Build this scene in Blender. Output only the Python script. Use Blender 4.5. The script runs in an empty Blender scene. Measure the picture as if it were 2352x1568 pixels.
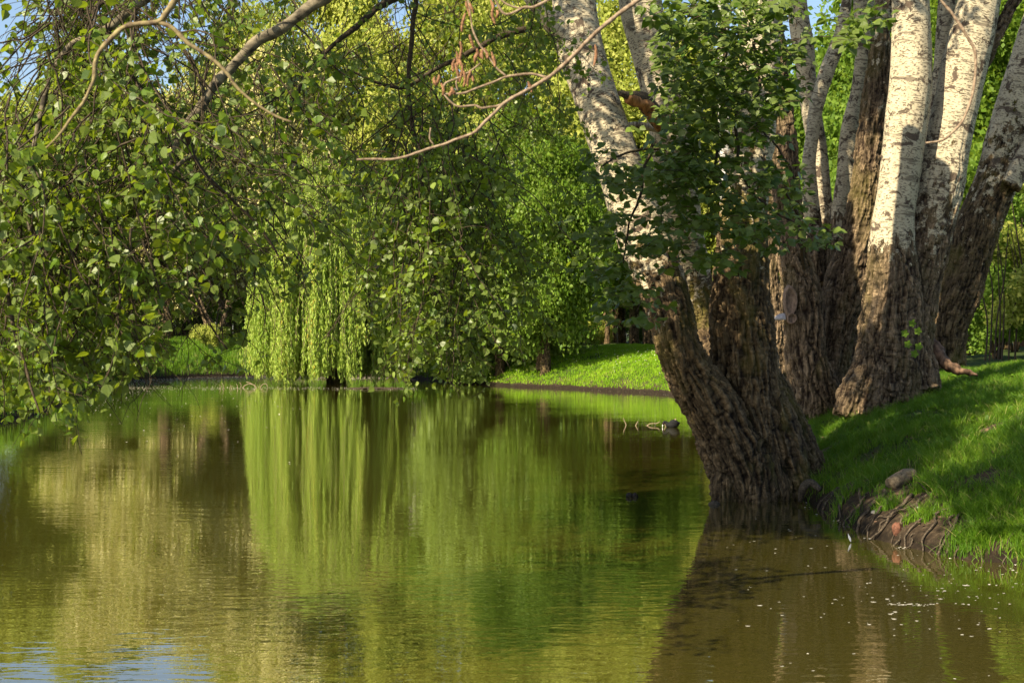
import bpy, math, random
import numpy as np
from mathutils import Vector

F = 50/36*2352; CH = 2.0
sc = bpy.context.scene
COL = sc.collection
rng = np.random.default_rng(7)
random.seed(7)

def P(u, v, y):
    return np.array([(u-1176)/F*y, y, CH-(v-784)/F*y])

# ------------------------------------------------------------------ noise
def _hash(ix, iy, iz, seed):
    h = (ix*374761393 + iy*668265263 + iz*2147483647 + seed*1274126177) & 0xFFFFFFFF
    h = ((h ^ (h >> 13))*1274126177) & 0xFFFFFFFF
    h = (h ^ (h >> 16)) & 0xFFFFFFFF
    h = (h*2246822519) & 0xFFFFFFFF
    h = h ^ (h >> 15)
    return (h & 0xFFFFFF)/float(0xFFFFFF)
def vnoise(p, seed=0):
    p = np.asarray(p, float); i = np.floor(p).astype(np.int64); f = p-i; f = f*f*(3-2*f)
    r = 0
    for dx in (0, 1):
        for dy in (0, 1):
            for dz in (0, 1):
                w = (f[..., 0] if dx else 1-f[..., 0])*(f[..., 1] if dy else 1-f[..., 1])*(f[..., 2] if dz else 1-f[..., 2])
                r = r + w*_hash(i[..., 0]+dx, i[..., 1]+dy, i[..., 2]+dz, seed)
    return r
def fbm(p, oct=4, seed=0):
    p = np.asarray(p, float); a = .5; r = 0; n = 0
    for k in range(oct):
        r = r + a*vnoise(p*(2**k)+k*17.3, seed+k); n += a; a *= .5
    return r/n

# ------------------------------------------------------------------ mesh helpers
def tag(o, label=None, cat=None, group=None, kind=None):
    if label: o['label'] = label
    if cat: o['category'] = cat
    if group: o['group'] = group
    if kind: o['kind'] = kind
    return o
def empty(name, loc=(0, 0, 0), label=None, cat=None, group=None):
    o = bpy.data.objects.new(name, None); o.location = tuple(float(c) for c in loc); COL.objects.link(o)
    o.empty_display_size = .2
    return tag(o, label, cat, group)
def mesh_np(name, V, Fq, mat=None, attrs=None, smooth=True):
    """V (n,3); Fq list of (m,k) int arrays"""
    me = bpy.data.meshes.new(name)
    V = np.asarray(V, np.float32)
    if not isinstance(Fq, list): Fq = [Fq]
    Fq = [np.asarray(f, np.int32) for f in Fq if len(f)]
    nl = sum(f.size for f in Fq); nf = sum(len(f) for f in Fq)
    me.vertices.add(len(V)); me.vertices.foreach_set('co', V.ravel())
    me.loops.add(nl); me.polygons.add(nf)
    me.loops.foreach_set('vertex_index', np.concatenate([f.ravel() for f in Fq]))
    tot = np.concatenate([np.full(len(f), f.shape[1], np.int32) for f in Fq])
    st = np.zeros(nf, np.int32); st[1:] = np.cumsum(tot)[:-1]
    me.polygons.foreach_set('loop_start', st)
    me.polygons.foreach_set('use_smooth', np.full(nf, smooth))
    me.update(calc_edges=True)
    if attrs:
        for k, a in attrs.items():
            a = np.asarray(a, np.float32)
            if a.ndim == 1:
                at = me.attributes.new(k, 'FLOAT', 'POINT'); at.data.foreach_set('value', a)
            else:
                at = me.attributes.new(k, 'FLOAT_VECTOR', 'POINT'); at.data.foreach_set('vector', a.ravel())
    if mat: me.materials.append(mat)
    return me
def obj(name, me, parent=None):
    o = bpy.data.objects.new(name, me); COL.objects.link(o)
    if parent is not None:
        o.parent = parent
        o.matrix_parent_inverse = parent.matrix_basis.inverted()
    return o

def resample(pts, step):
    """pts (n,k) first 3 = xyz; Catmull-Rom then even steps"""
    pts = np.asarray(pts, float)
    if len(pts) == 2: 
        n = max(2, int(np.linalg.norm(pts[1, :3]-pts[0, :3])/step)+1)
        t = np.linspace(0, 1, n)[:, None]; return pts[0]*(1-t)+pts[1]*t
    out = []
    ext = np.vstack([2*pts[0]-pts[1], pts, 2*pts[-1]-pts[-2]])
    for i in range(1, len(ext)-2):
        a, b, c, d = ext[i-1], ext[i], ext[i+1], ext[i+2]
        n = max(2, int(np.linalg.norm(c[:3]-b[:3])/step*1.5)+1)
        t = np.linspace(0, 1, n, endpoint=False)[:, None]
        out.append(.5*((2*b)+(-a+c)*t+(2*a-5*b+4*c-d)*t*t+(-a+3*b-3*c+d)*t**3))
    out.append(pts[-1:]); out = np.vstack(out)
    s = np.r_[0, np.cumsum(np.linalg.norm(np.diff(out[:, :3], axis=0), axis=1))]
    n = max(2, int(s[-1]/step)+1); q = np.linspace(0, s[-1], n)
    return np.stack([np.interp(q, s, out[:, k]) for k in range(out.shape[1])], 1)

class Tubes:
    def __init__(s): s.V = []; s.F = []; s.n = 0; s.caps = []
    def add(s, pts, r, k=6, squash=None):
        pts = np.asarray(pts, float)[:, :3]; r = np.broadcast_to(np.asarray(r, float), (len(pts),))
        T = np.gradient(pts, axis=0); T /= np.linalg.norm(T, axis=1)[:, None]+1e-9
        up = np.array([0., 1., 0.]) if abs(T[:, 1]).mean() < .8 else np.array([1., 0, 0])
        A = np.cross(T, up); A /= np.linalg.norm(A, axis=1)[:, None]+1e-9
        B = np.cross(T, A)
        an = np.linspace(0, 2*math.pi, k, endpoint=False)
        ring = pts[:, None]+r[:, None, None]*(np.cos(an)[None, :, None]*A[:, None]+np.sin(an)[None, :, None]*B[:, None])
        n = len(pts); s.V.append(ring.reshape(-1, 3))
        i = np.arange(n-1)[:, None]*k; j = np.arange(k)[None]; jn = (j+1) % k
        f = np.stack([i+j, i+jn, i+k+jn, i+k+j], -1).reshape(-1, 4)+s.n
        s.F.append(f)
        s.caps.append(np.arange(k)[::-1]+s.n); s.caps.append(np.arange(k)+s.n+(n-1)*k)
        s.n += n*k
    def mesh(s, name, mat, attrs=None):
        V = np.vstack(s.V); caps = {}
        for c in s.caps: caps.setdefault(len(c), []).append(c)
        Fl = [np.vstack(s.F)]+[np.array(c) for c in caps.values()]
        return mesh_np(name, V, Fl, mat, attrs)

# ------------------------------------------------------------------ materials
def newmat(name):
    m = bpy.data.materials.new(name); m.use_nodes = True
    nt = m.node_tree; nt.nodes.clear()
    return m, nt
def N(nt, typ, **kw):
    n = nt.nodes.new(typ)
    for k, v in kw.items():
        if k.startswith('i_'):
            key = k[2:]; key = int(key) if key.isdigit() else key.replace('_', ' ')
            n.inputs[key].default_value = v
        else: setattr(n, k, v)
    return n
def mixc(nt, fac, a, b, blend='MIX'):
    n = nt.nodes.new('ShaderNodeMix'); n.data_type = 'RGBA'; n.blend_type = blend
    for sock, val in ((n.inputs[0], fac), (n.inputs[6], a), (n.inputs[7], b)):
        if hasattr(val, 'links') or isinstance(val, bpy.types.NodeSocket): nt.links.new(val, sock)
        elif isinstance(val, (tuple, list)): sock.default_value = (*val[:3], 1)
        else: sock.default_value = val
    return n.outputs[2]
def ramp(nt, src, stops):
    r = nt.nodes.new('ShaderNodeValToRGB'); nt.links.new(src, r.inputs[0])
    e = r.color_ramp.elements
    while len(e) < len(stops): e.new(.5)
    for i, (p, c) in enumerate(stops):
        e[i].position = p; e[i].color = (*(c if isinstance(c, tuple) else (c, c, c)), 1)
    return r.outputs[0]
def math_n(nt, op, a, b=None, clamp=False):
    n = nt.nodes.new('ShaderNodeMath'); n.operation = op; n.use_clamp = clamp
    for i, v in enumerate((a, b)):
        if v is None: continue
        if isinstance(v, bpy.types.NodeSocket): nt.links.new(v, n.inputs[i])
        else: n.inputs[i].default_value = v
    return n.outputs[0]
def mapping(nt, vec, scale, loc=(0, 0, 0)):
    m = nt.nodes.new('ShaderNodeMapping'); nt.links.new(vec, m.inputs[0])
    m.inputs['Scale'].default_value = scale; m.inputs['Location'].default_value = loc
    return m.outputs[0]
def noise_n(nt, vec, scale, detail=4, rough=.55, dist=0):
    n = N(nt, 'ShaderNodeTexNoise'); nt.links.new(vec, n.inputs['Vector'])
    n.inputs['Scale'].default_value = scale; n.inputs['Detail'].default_value = detail
    n.inputs['Roughness'].default_value = rough; n.inputs['Distortion'].default_value = dist
    return n.outputs[0]

def leaf_mat(name, stops, back=None, trans=.45, rough=.4, spec=.4, tcol=(.30, .42, .04)):
    """stops: colours by per-leaf random value; back: underside colour"""
    m, nt = newmat(name)
    at = N(nt, 'ShaderNodeAttribute', attribute_name='rnd')
    col = ramp(nt, at.outputs['Fac'], stops)
    base = col
    if back:
        g = N(nt, 'ShaderNodeNewGeometry')
        base = mixc(nt, g.outputs['Backfacing'], col, back)
    bs = N(nt, 'ShaderNodeBsdfPrincipled'); nt.links.new(base, bs.inputs['Base Color'])
    bs.inputs['Roughness'].default_value = rough
    bs.inputs['Specular IOR Level'].default_value = spec
    tr = N(nt, 'ShaderNodeBsdfTranslucent')
    tc = mixc(nt, .55, col, tcol)
    nt.links.new(tc, tr.inputs['Color'])
    mx = N(nt, 'ShaderNodeMixShader'); mx.inputs[0].default_value = trans
    nt.links.new(bs.outputs[0], mx.inputs[1]); nt.links.new(tr.outputs[0], mx.inputs[2])
    out = N(nt, 'ShaderNodeOutputMaterial'); nt.links.new(mx.outputs[0], out.inputs[0])
    return m

M = {}
M['leaf_near'] = leaf_mat('poplar_leaf', [(0, (.026, .062, .005)), (.45, (.08, .145, .008)), (.9, (.19, .27, .020)), (1, (.22, .28, .06))], back=(.12, .165, .03), trans=.38, rough=.42, spec=.4, tcol=(.46, .56, .02))
M['leaf_shade'] = leaf_mat('poplar_leaf_shaded', [(0, (.026, .066, .005)), (.6, (.075, .135, .010)), (1, (.17, .23, .03))], back=(.12, .165, .035), trans=.34, rough=.4, spec=.4, tcol=(.2, .32, .02))  # darker poplar leaf copy; the cluster's shade is in its colour
M['leaf_mid'] = leaf_mat('poplar_leaf_light', [(0, (.055, .12, .010)), (.5, (.12, .21, .018)), (1, (.22, .32, .04))], back=(.17, .24, .04), trans=.38, rough=.5, spec=.25, tcol=(.36, .46, .03))
M['leaf_willow'] = leaf_mat('willow_leaf', [(0, (.15, .25, .025)), (.5, (.31, .42, .06)), (.93, (.45, .52, .11)), (1, (.48, .38, .06))], trans=.36, rough=.5, spec=.25, tcol=(.42, .54, .03))
M['leaf_cream'] = leaf_mat('blossoming_leaf', [(0, (.14, .20, .02)), (.3, (.26, .32, .035)), (.42, (.56, .51, .22)), (1, (.74, .67, .37))], trans=.3, rough=.7, spec=.1, tcol=(.5, .48, .08))
M['leaf_bright'] = leaf_mat('bright_leaf', [(0, (.17, .22, .03)), (.5, (.33, .37, .065)), (1, (.50, .49, .13))], trans=.42, rough=.6, spec=.15, tcol=(.45, .52, .04))
M['leaf_green'] = leaf_mat('green_leaf', [(0, (.05, .11, .010)), (.5, (.11, .19, .018)), (1, (.20, .29, .035))], trans=.42, rough=.55, spec=.2, tcol=(.34, .46, .03))
M['leaf_dark'] = leaf_mat('dark_leaf', [(0, (.018, .045, .006)), (.6, (.04, .08, .010)), (1, (.08, .13, .02))], trans=.3, rough=.55, spec=.2, tcol=(.15, .22, .02))
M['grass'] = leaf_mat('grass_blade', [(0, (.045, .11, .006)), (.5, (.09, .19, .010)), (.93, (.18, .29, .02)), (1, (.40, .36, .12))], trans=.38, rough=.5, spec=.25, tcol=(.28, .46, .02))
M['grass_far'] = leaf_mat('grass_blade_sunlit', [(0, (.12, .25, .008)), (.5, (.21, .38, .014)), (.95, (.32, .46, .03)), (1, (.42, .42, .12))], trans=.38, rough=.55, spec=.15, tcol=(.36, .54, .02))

def bark_mat(name, ridge=(.205, .145, .088), furrow=(.010, .006, .004), moss=(.13, .115, .018), cream=(.53, .45, .31), mossamt=.75):
    m, nt = newmat(name)
    bc = N(nt, 'ShaderNodeAttribute', attribute_name='bc').outputs['Vector']
    bk = N(nt, 'ShaderNodeAttribute', attribute_name='bark').outputs['Fac']
    cav = N(nt, 'ShaderNodeAttribute', attribute_name='cav').outputs['Fac']
    # rough bark: meandering furrows between long ridges
    def furrows(scale, k, seedloc, dist):
        n = noise_n(nt, mapping(nt, bc, scale, seedloc), 1, 2, .5, dist)
        return math_n(nt, 'MULTIPLY', math_n(nt, 'ABSOLUTE', math_n(nt, 'SUBTRACT', n, .5)), k, True)
    c1 = furrows((11, 11, 2.3), 9., (0, 0, 0), .7); c2 = furrows((24, 24, 6.), 8., (3, 5, 1), .9)
    c3 = furrows((9, 9, 17), 10., (7, 2, 5), .8)
    vor = math_n(nt, 'MULTIPLY', math_n(nt, 'MULTIPLY', c1, math_n(nt, 'ADD', math_n(nt, 'MULTIPLY', c2, .65), .35)), math_n(nt, 'ADD', math_n(nt, 'MULTIPLY', c3, .6), .4))
    fine = noise_n(nt, mapping(nt, bc, (60, 60, 30)), 1, 5, .65)
    hgt = math_n(nt, 'ADD', math_n(nt, 'MULTIPLY', vor, .85), math_n(nt, 'MULTIPLY', fine, .55))
    h2 = math_n(nt, 'MULTIPLY', hgt, math_n(nt, 'ADD', math_n(nt, 'MULTIPLY', cav, 1.3), .12), True)
    rc = ramp(nt, h2, [(.08, furrow), (.35, tuple(a*.55 for a in ridge)), (.62, ridge), (.95, tuple(min(1, a*1.45) for a in ridge))])
    big = noise_n(nt, mapping(nt, bc, (1.6, 1.6, .9)), 1, 3, .6)
    msk = ramp(nt, big, [(.50, 0.), (.68, 1.)])
    rc = mixc(nt, math_n(nt, 'MULTIPLY', msk, mossamt), rc, mixc(nt, .75, rc, moss), 'MIX')
    # pale bark with lenticels
    ln = noise_n(nt, mapping(nt, bc, (20, 20, 62), (3, 1, 7)), 1, 3, .55)
    lmask = ramp(nt, ln, [(.56, 0.), (.60, 1.)])
    bands = noise_n(nt, mapping(nt, bc, (2.2, 2.2, 16), (1, 5, 2)), 1, 3, .6)
    bmask = ramp(nt, bands, [(.59, 0.), (.64, 1.)])
    eye = noise_n(nt, mapping(nt, bc, (4.2, 4.2, 5.6), (9, 2, 4)), 1, 5, .68, .6)
    emask = ramp(nt, eye, [(.565, 0.), (.60, 1.)])
    dk = math_n(nt, 'MAXIMUM', math_n(nt, 'MULTIPLY', lmask, .8), math_n(nt, 'MAXIMUM', math_n(nt, 'MULTIPLY', bmask, .7), emask))
    tone = noise_n(nt, mapping(nt, bc, (3, 3, 2)), 1, 4, .6)
    cc = ramp(nt, tone, [(.3, tuple(a*.72 for a in cream)), (.7, cream)])
    cc = mixc(nt, dk, cc, mixc(nt, fine, (.035, .025, .018), (.15, .11, .08)))
    # blend
    brk = noise_n(nt, mapping(nt, bc, (7, 7, 5)), 1, 5, .7)
    f = math_n(nt, 'ADD', bk, math_n(nt, 'MULTIPLY', math_n(nt, 'SUBTRACT', brk, .5), 2.1))
    fm = ramp(nt, f, [(.46, 0.), (.54, 1.)])
    colr = mixc(nt, fm, rc, cc)
    bs = N(nt, 'ShaderNodeBsdfPrincipled'); nt.links.new(colr, bs.inputs['Base Color'])
    bs.inputs['Roughness'].default_value = .85; bs.inputs['Specular IOR Level'].default_value = .15
    hc = math_n(nt, 'SUBTRACT', .6, math_n(nt, 'MULTIPLY', dk, .25))
    hh = N(nt, 'ShaderNodeMix'); hh.data_type = 'FLOAT'
    nt.links.new(fm, hh.inputs[0]); nt.links.new(h2, hh.inputs[2]); nt.links.new(hc, hh.inputs[3])
    bp = N(nt, 'ShaderNodeBump'); bp.inputs['Strength'].default_value = 1; bp.inputs['Distance'].default_value = .035
    nt.links.new(hh.outputs[0], bp.inputs['Height']); nt.links.new(bp.outputs[0], bs.inputs['Normal'])
    out = N(nt, 'ShaderNodeOutputMaterial'); nt.links.new(bs.outputs[0], out.inputs[0])
    return m
M['bark'] = bark_mat('poplar_bark', ridge=(.18, .122, .066))
M['bark2'] = bark_mat('poplar_bark_brown', ridge=(.225, .158, .096), furrow=(.016, .009, .006), mossamt=.35)
M['bark_grey'] = bark_mat('poplar_bark_grey', ridge=(.20, .17, .14), mossamt=.2, cream=(.5, .48, .44))

def simple(name, c1, c2, scale=30, rough=.8, bump=.01, spec=.2, stretch=(1, 1, 1)):
    m, nt = newmat(name)
    tc = N(nt, 'ShaderNodeTexCoord').outputs['Object']
    nz = noise_n(nt, mapping(nt, tc, tuple(scale*s for s in stretch)), 1, 5, .6)
    c = ramp(nt, nz, [(.35, c1), (.65, c2)])
    bs = N(nt, 'ShaderNodeBsdfPrincipled'); nt.links.new(c, bs.inputs['Base Color'])
    bs.inputs['Roughness'].default_value = rough; bs.inputs['Specular IOR Level'].default_value = spec
    if bump:
        bp = N(nt, 'ShaderNodeBump'); bp.inputs['Distance'].default_value = bump
        nt.links.new(nz, bp.inputs['Height']); nt.links.new(bp.outputs[0], bs.inputs['Normal'])
    out = N(nt, 'ShaderNodeOutputMaterial'); nt.links.new(bs.outputs[0], out.inputs[0])
    return m
M['twig'] = simple('twig_bark', (.024, .017, .010), (.075, .054, .032), 60, bump=.002)
M['twig_dry'] = simple('dry_twig_bark', (.13, .085, .055), (.34, .25, .17), 70, bump=.002)
M['twig_lichen'] = simple('lichened_twig_bark', (.09, .06, .04), (.30, .24, .11), 40, bump=.003)
M['limb'] = simple('limb_bark', (.03, .024, .016), (.23, .19, .125), 13, bump=.004, stretch=(1, 1, 1.6))
M['catkin'] = simple('dried_catkin', (.10, .045, .022), (.36, .19, .10), 200, bump=.003)
M['soil'] = simple('soil', (.05, .032, .02), (.16, .10, .06), 12, bump=.02)
M['root'] = simple('root_bark', (.022, .017, .012), (.12, .09, .06), 50, bump=.004)
M['deadwood'] = simple('dead_wood', (.04, .024, .015), (.20, .12, .075), 14, bump=.008, stretch=(1, 1, .3))
M['heartwood'] = simple('exposed_wood', (.08, .035, .014), (.46, .22, .085), 22, rough=.6, bump=.01, stretch=(1, .3, .3))
M['log'] = simple('weathered_log', (.10, .075, .048), (.30, .225, .14), 30, bump=.006)
M['stone'] = simple('stone', (.14, .13, .12), (.30, .28, .26), 20, bump=.01)
M['brick'] = simple('brick', (.07, .032, .02), (.19, .08, .05), 40, bump=.006)
M['petal'] = simple('petal', (.50, .46, .40), (.72, .67, .60), 30, rough=.6, bump=0)
M['petal_far'] = simple('petal_mat', (.52, .45, .34), (.80, .72, .60), 3, rough=.6, bump=0)
M['feather_black'] = simple('black_plumage', (.005, .005, .005), (.014, .014, .015), 40, rough=.8, bump=.003)
M['bill'] = simple('white_bill', (.75, .70, .66), (.85, .8, .76), 20, rough=.4, bump=0)
M['eye'] = simple('red_eye', (.25, .01, .01), (.35, .02, .01), 20, rough=.2, bump=0)
M['fungus'] = simple('bracket_fungus', (.24, .22, .23), (.48, .45, .44), 30, bump=.004, stretch=(1, 1, 3))
M['scar'] = simple('healed_wood', (.13, .085, .06), (.30, .21, .15), 40, bump=.004, stretch=(1, 1, .4))
M['stick'] = simple('water_stick', (.16, .11, .07), (.38, .28, .19), 80, bump=.001)
M['fence'] = simple('dark_boards', (.012, .010, .008), (.035, .028, .02), 14, bump=.01)
M['wall'] = simple('pale_plaster', (.22, .19, .17), (.31, .27, .24), 1.5, bump=.003)
M['redpanel'] = simple('red_paint', (.30, .05, .04), (.38, .07, .06), 3, bump=0)
M['glass'] = simple('dark_glass', (.03, .035, .04), (.06, .07, .08), 2, rough=.1, bump=0, spec=.5)
M['roofing'] = simple('grey_roof', (.14, .12, .11), (.22, .19, .17), 5, bump=.01)
M['path'] = simple('gravel_path', (.40, .34, .29), (.52, .46, .4), 6, bump=.01)
M['feather'] = simple('white_feather', (.22, .24, .27), (.4, .42, .46), 90, bump=0)

# ------------------------------------------------------------------ leaves
def rand_unit(n, r=rng):
    v = r.normal(size=(n, 3)); return v/np.linalg.norm(v, axis=1)[:, None]
LEAFY = {  # outline points (along, across, up) as fraction of length; fan quads about the midrib
 'poplar': np.array([[0, 0, 0], [.08, .30, .02], [.30, .47, .07], [.57, .37, .06], [.80, .15, .0], [1, 0, -.07],
                     [.80, -.15, .0], [.57, -.37, .06], [.30, -.47, .07], [.08, -.30, .02], [.5, 0, -.02]]),
 'hex': np.array([[0, 0, 0], [.3, .40, .05], [.7, .33, .03], [1, 0, -.05], [.7, -.33, .03], [.3, -.40, .05]]),
 'dia': np.array([[0, 0, 0], [.45, .36, .05], [1, 0, 0], [.45, -.36, .05]]),
 'lance': np.array([[0, 0, 0], [.4, .13, .03], [1, 0, -.03], [.4, -.13, .03]]),
}
LFACE = {
 'poplar': [np.array([[0, 1, 2, 10], [10, 2, 3, 4], [0, 10, 8, 9], [10, 6, 7, 8]]), np.array([[10, 4, 5], [10, 5, 6]])],
 'hex': [np.array([[0, 1, 2, 3], [0, 3, 4, 5]])],
 'dia': [np.array([[0, 1, 2, 3]])],
 'lance': [np.array([[0, 1, 2, 3]])],
}
def leaf_arrays(Pp, ax, nm, size, shape):
    S = LEAFY[shape]; k = len(S); n = len(Pp)
    ax = ax/(np.linalg.norm(ax, axis=1)[:, None]+1e-9)
    nm = nm-(nm*ax).sum(1)[:, None]*ax; nm /= np.linalg.norm(nm, axis=1)[:, None]+1e-9
    sd = np.cross(nm, ax)
    size = np.broadcast_to(size, (n,))
    wv = rng.uniform(.85, 1.15, n)
    V = Pp[:, None]+size[:, None, None]*(S[None, :, 0:1]*ax[:, None]+(S[None, :, 1:2]*wv[:, None, None])*sd[:, None]+S[None, :, 2:3]*nm[:, None]*rng.uniform(-.6, 2.2, n)[:, None, None])
    off = (np.arange(n)*k)[:, None, None]
    Fs = [(f[None]+off).reshape(-1, f.shape[1]) for f in LFACE[shape]]
    return V.reshape(-1, 3), Fs, k
def leaf_mesh(name, Pp, ax, nm, size, shape, mat, rnd=None):
    V, Fs, k = leaf_arrays(Pp, ax, nm, size, shape)
    if rnd is None: rnd = rng.random(len(Pp))
    return mesh_np(name, V, Fs, mat, {'rnd': np.repeat(rnd, k)}, smooth=False)

def grow(p0, d0, L, step, grav, wander, r=rng):
    n = max(3, int(L/step)+1); p = np.zeros((n, 3)); p[0] = p0; d = np.array(d0, float); d /= np.linalg.norm(d)
    w = r.normal(size=(n, 3))*wander
    for i in range(1, n):
        d = d+w[i]; d[2] -= grav*step; d /= np.linalg.norm(d); p[i] = p[i-1]+d*step
    return p

class Foliage:
    """collects twigs and leaves, builds them as two meshes"""
    def __init__(s): s.T = Tubes(); s.P = []; s.A = []; s.Nn = []; s.S = []
    def leaf(s, p, a, n, size): s.P.append(p); s.A.append(a); s.Nn.append(n); s.S.append(size)
    def leaves_on(s, pts, every, size, per=1, droop=.6, petiole=.5, upbias=.5, keep=None, start=0.):
        L = np.r_[0, np.cumsum(np.linalg.norm(np.diff(pts, axis=0), axis=1))]
        n = int(L[-1]*(1-start)/every)
        if n < 1: return
        q = start*L[-1]+(np.arange(n)+rng.random(n))*every
        q = np.repeat(q, per); m = len(q)
        base = np.stack([np.interp(q, L, pts[:, k]) for k in range(3)], 1)
        d = rand_unit(m); d[:, 2] = d[:, 2]*.6-droop; d /= np.linalg.norm(d, axis=1)[:, None]
        sz = size*rng.uniform(.45, 1.3, m)
        base = base+d*(sz*petiole)[:, None]+rng.normal(size=(m, 3))*size*.15
        a = d+rng.normal(size=(m, 3))*.45; a[:, 2] -= .25
        nn = rand_unit(m)*.9; nn[:, 2] += upbias; nn[:, 1] -= .4; nn[:, 0] -= .35
        if keep is not None:
            k = keep(base); base, a, nn, sz = base[k], a[k], nn[k], sz[k]
        if len(base): s.P.append(base); s.A.append(a); s.Nn.append(nn); s.S.append(sz)
    def build(s, root, shape, lmat, tmat, tname='twigs', lname='leaves', backflip=.25):
        if s.T.n: obj(tname, s.T.mesh(tname, tmat), root)
        Pp = np.vstack(s.P); A = np.vstack(s.A); Nn = np.vstack(s.Nn); S = np.concatenate(s.S)
        fl = rng.random(len(Pp)) < backflip; Nn[fl] *= -1
        rn = np.clip(.55*rng.random(len(Pp))+1.5*(fbm(Pp*1.9, 3, 71)-.5)+.22, 0, .97); rn = np.where(rng.random(len(Pp)) < .012, 1., rn)
        return obj(lname, leaf_mesh(lname, Pp, A, Nn, S, shape, lmat, rn), root)

def to_uv(p):
    return 1176+p[..., 0]/p[..., 1]*F, 784-(p[..., 2]-CH)/p[..., 1]*F

# ------------------------------------------------------------------ pond and ground
SH = np.array([(-34, 2.2), (4.5, 2.2), (6.5, 5), (6.4, 9), (5.6, 11.2), (4.9, 12.3), (4.56, 12.66), (4.09, 13.0), (3.8, 13.7), (3.68, 14.4), (3.64, 15.2), (3.62, 16.4),
      (3.6, 17.6), (3.5, 19), (3.45, 21), (3.5, 23), (3.8, 27), (4.5, 33), (5.6, 45), (6.05, 51), (5.75, 54.3), (3.9, 57.3), (2.2, 60.3), (.46, 62.8), (-2.4, 68),
      (-4.5, 75), (-8.5, 80.5), (-12, 83), (-14.8, 83.5), (-17, 80.7), (-19.9, 75), (-19.5, 67), (-17.5, 58), (-15.7, 50), (-13.2, 40), (-12.2, 33), (-14, 26), (-22, 19), (-34, 14)], float)
shore = []
for i in range(len(SH)):
    a, b = SH[i], SH[(i+1) % len(SH)]
    n = max(1, int(np.linalg.norm(b-a)/.5)); t = np.arange(n)[:, None]/n
    shore.append(a*(1-t)+b*t)
shore = np.vstack(shore)
_w = fbm(np.c_[shore*.9, np.zeros(len(shore))], 3, 5)-.5
_t = np.roll(shore, -1, 0)-np.roll(shore, 1, 0); _t /= np.linalg.norm(_t, axis=1)[:, None]
shore = shore+np.c_[_t[:, 1], -_t[:, 0]]*(_w*.5)[:, None]*np.clip(shore[:, 1:2]/25, .35, 1.5)

def shore_d(x, y):
    """signed distance to the waterline, positive on land"""
    x = np.asarray(x, float).ravel(); y = np.asarray(y, float).ravel(); out = np.empty(len(x))
    A = shore; B = np.roll(shore, -1, 0); AB = B-A; L2 = (AB**2).sum(1)
    for s in range(0, len(x), 4000):
        px = x[s:s+4000, None]; py = y[s:s+4000, None]
        t = np.clip(((px-A[:, 0])*AB[:, 0]+(py-A[:, 1])*AB[:, 1])/L2, 0, 1)
        dx = px-(A[:, 0]+t*AB[:, 0]); dy = py-(A[:, 1]+t*AB[:, 1]); d = np.sqrt((dx*dx+dy*dy).min(1))
        c = (A[:, 1] > py) != (B[:, 1] > py)
        xi = A[:, 0]+(py-A[:, 1])/(B[:, 1]-A[:, 1]+1e-12)*(B[:, 0]-A[:, 0])
        ins = ((c & (px < xi)).sum(1) % 2) == 1
        out[s:s+4000] = np.where(ins, -d, d)
    return out
def ground_z(x, y, d=None, detail=True):
    x = np.asarray(x, float).ravel(); y = np.asarray(y, float).ravel()
    if d is None: d = shore_d(x, y)
    top = 1.72+.2*np.clip((-x-8)/6, 0, 1)*np.clip((y-60)/15, 0, 1)
    land = .05+.13*np.clip(d/.12, 0, 1)+top*(1-np.exp(-np.clip(d, 0, None)/2.7))-.12
    land = land+np.clip(d-25, 0, None)*.004
    water = np.clip(d*.6, -1.3, 0)-.0
    z = np.where(d > 0, land*np.clip(d/.05, 0, 1)+(-.02)*(1-np.clip(d/.05, 0, 1)), water-.02)
    n1 = fbm(np.c_[x*.35, y*.35, np.zeros_like(x)], 3, 11)-.5
    z = z+n1*.35*np.clip(d/3, 0, 1)
    if detail:
        n2 = fbm(np.c_[x*2.5, y*2.5, np.zeros_like(x)], 4, 21)-.5
        z = z+n2*.16*np.clip(d/.3, 0, 1)
    return z
def lines(segs):
    out = []
    for a, b, st in segs:
        n = max(1, int(round((b-a)/st))); out.append(np.linspace(a, b, n, endpoint=False))
    out.append(np.array([segs[-1][1]])); return np.concatenate(out)
gx = lines([(-900, -100, 80), (-100, -30, 5), (-30, -10, .6), (-10, 2.8, .8), (2.8, 7.5, .045), (7.5, 12, .25), (12, 30, 1), (30, 100, 7), (100, 900, 80)])
gy = lines([(-120, -10, 11), (-10, 10, .8), (10, 11.5, .2), (11.5, 20, .05), (20, 30, .2), (30, 50, .8), (50, 95, .35), (95, 150, 3), (150, 1500, 90)])
GX, GY = np.meshgrid(gx, gy); X = GX.ravel(); Y = GY.ravel()
D = shore_d(X, Y); Z = ground_z(X, Y, D)
nx, ny = len(gx), len(gy)
i = (np.arange(ny-1)[:, None]*nx+np.arange(nx-1)[None]).ravel()
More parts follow.
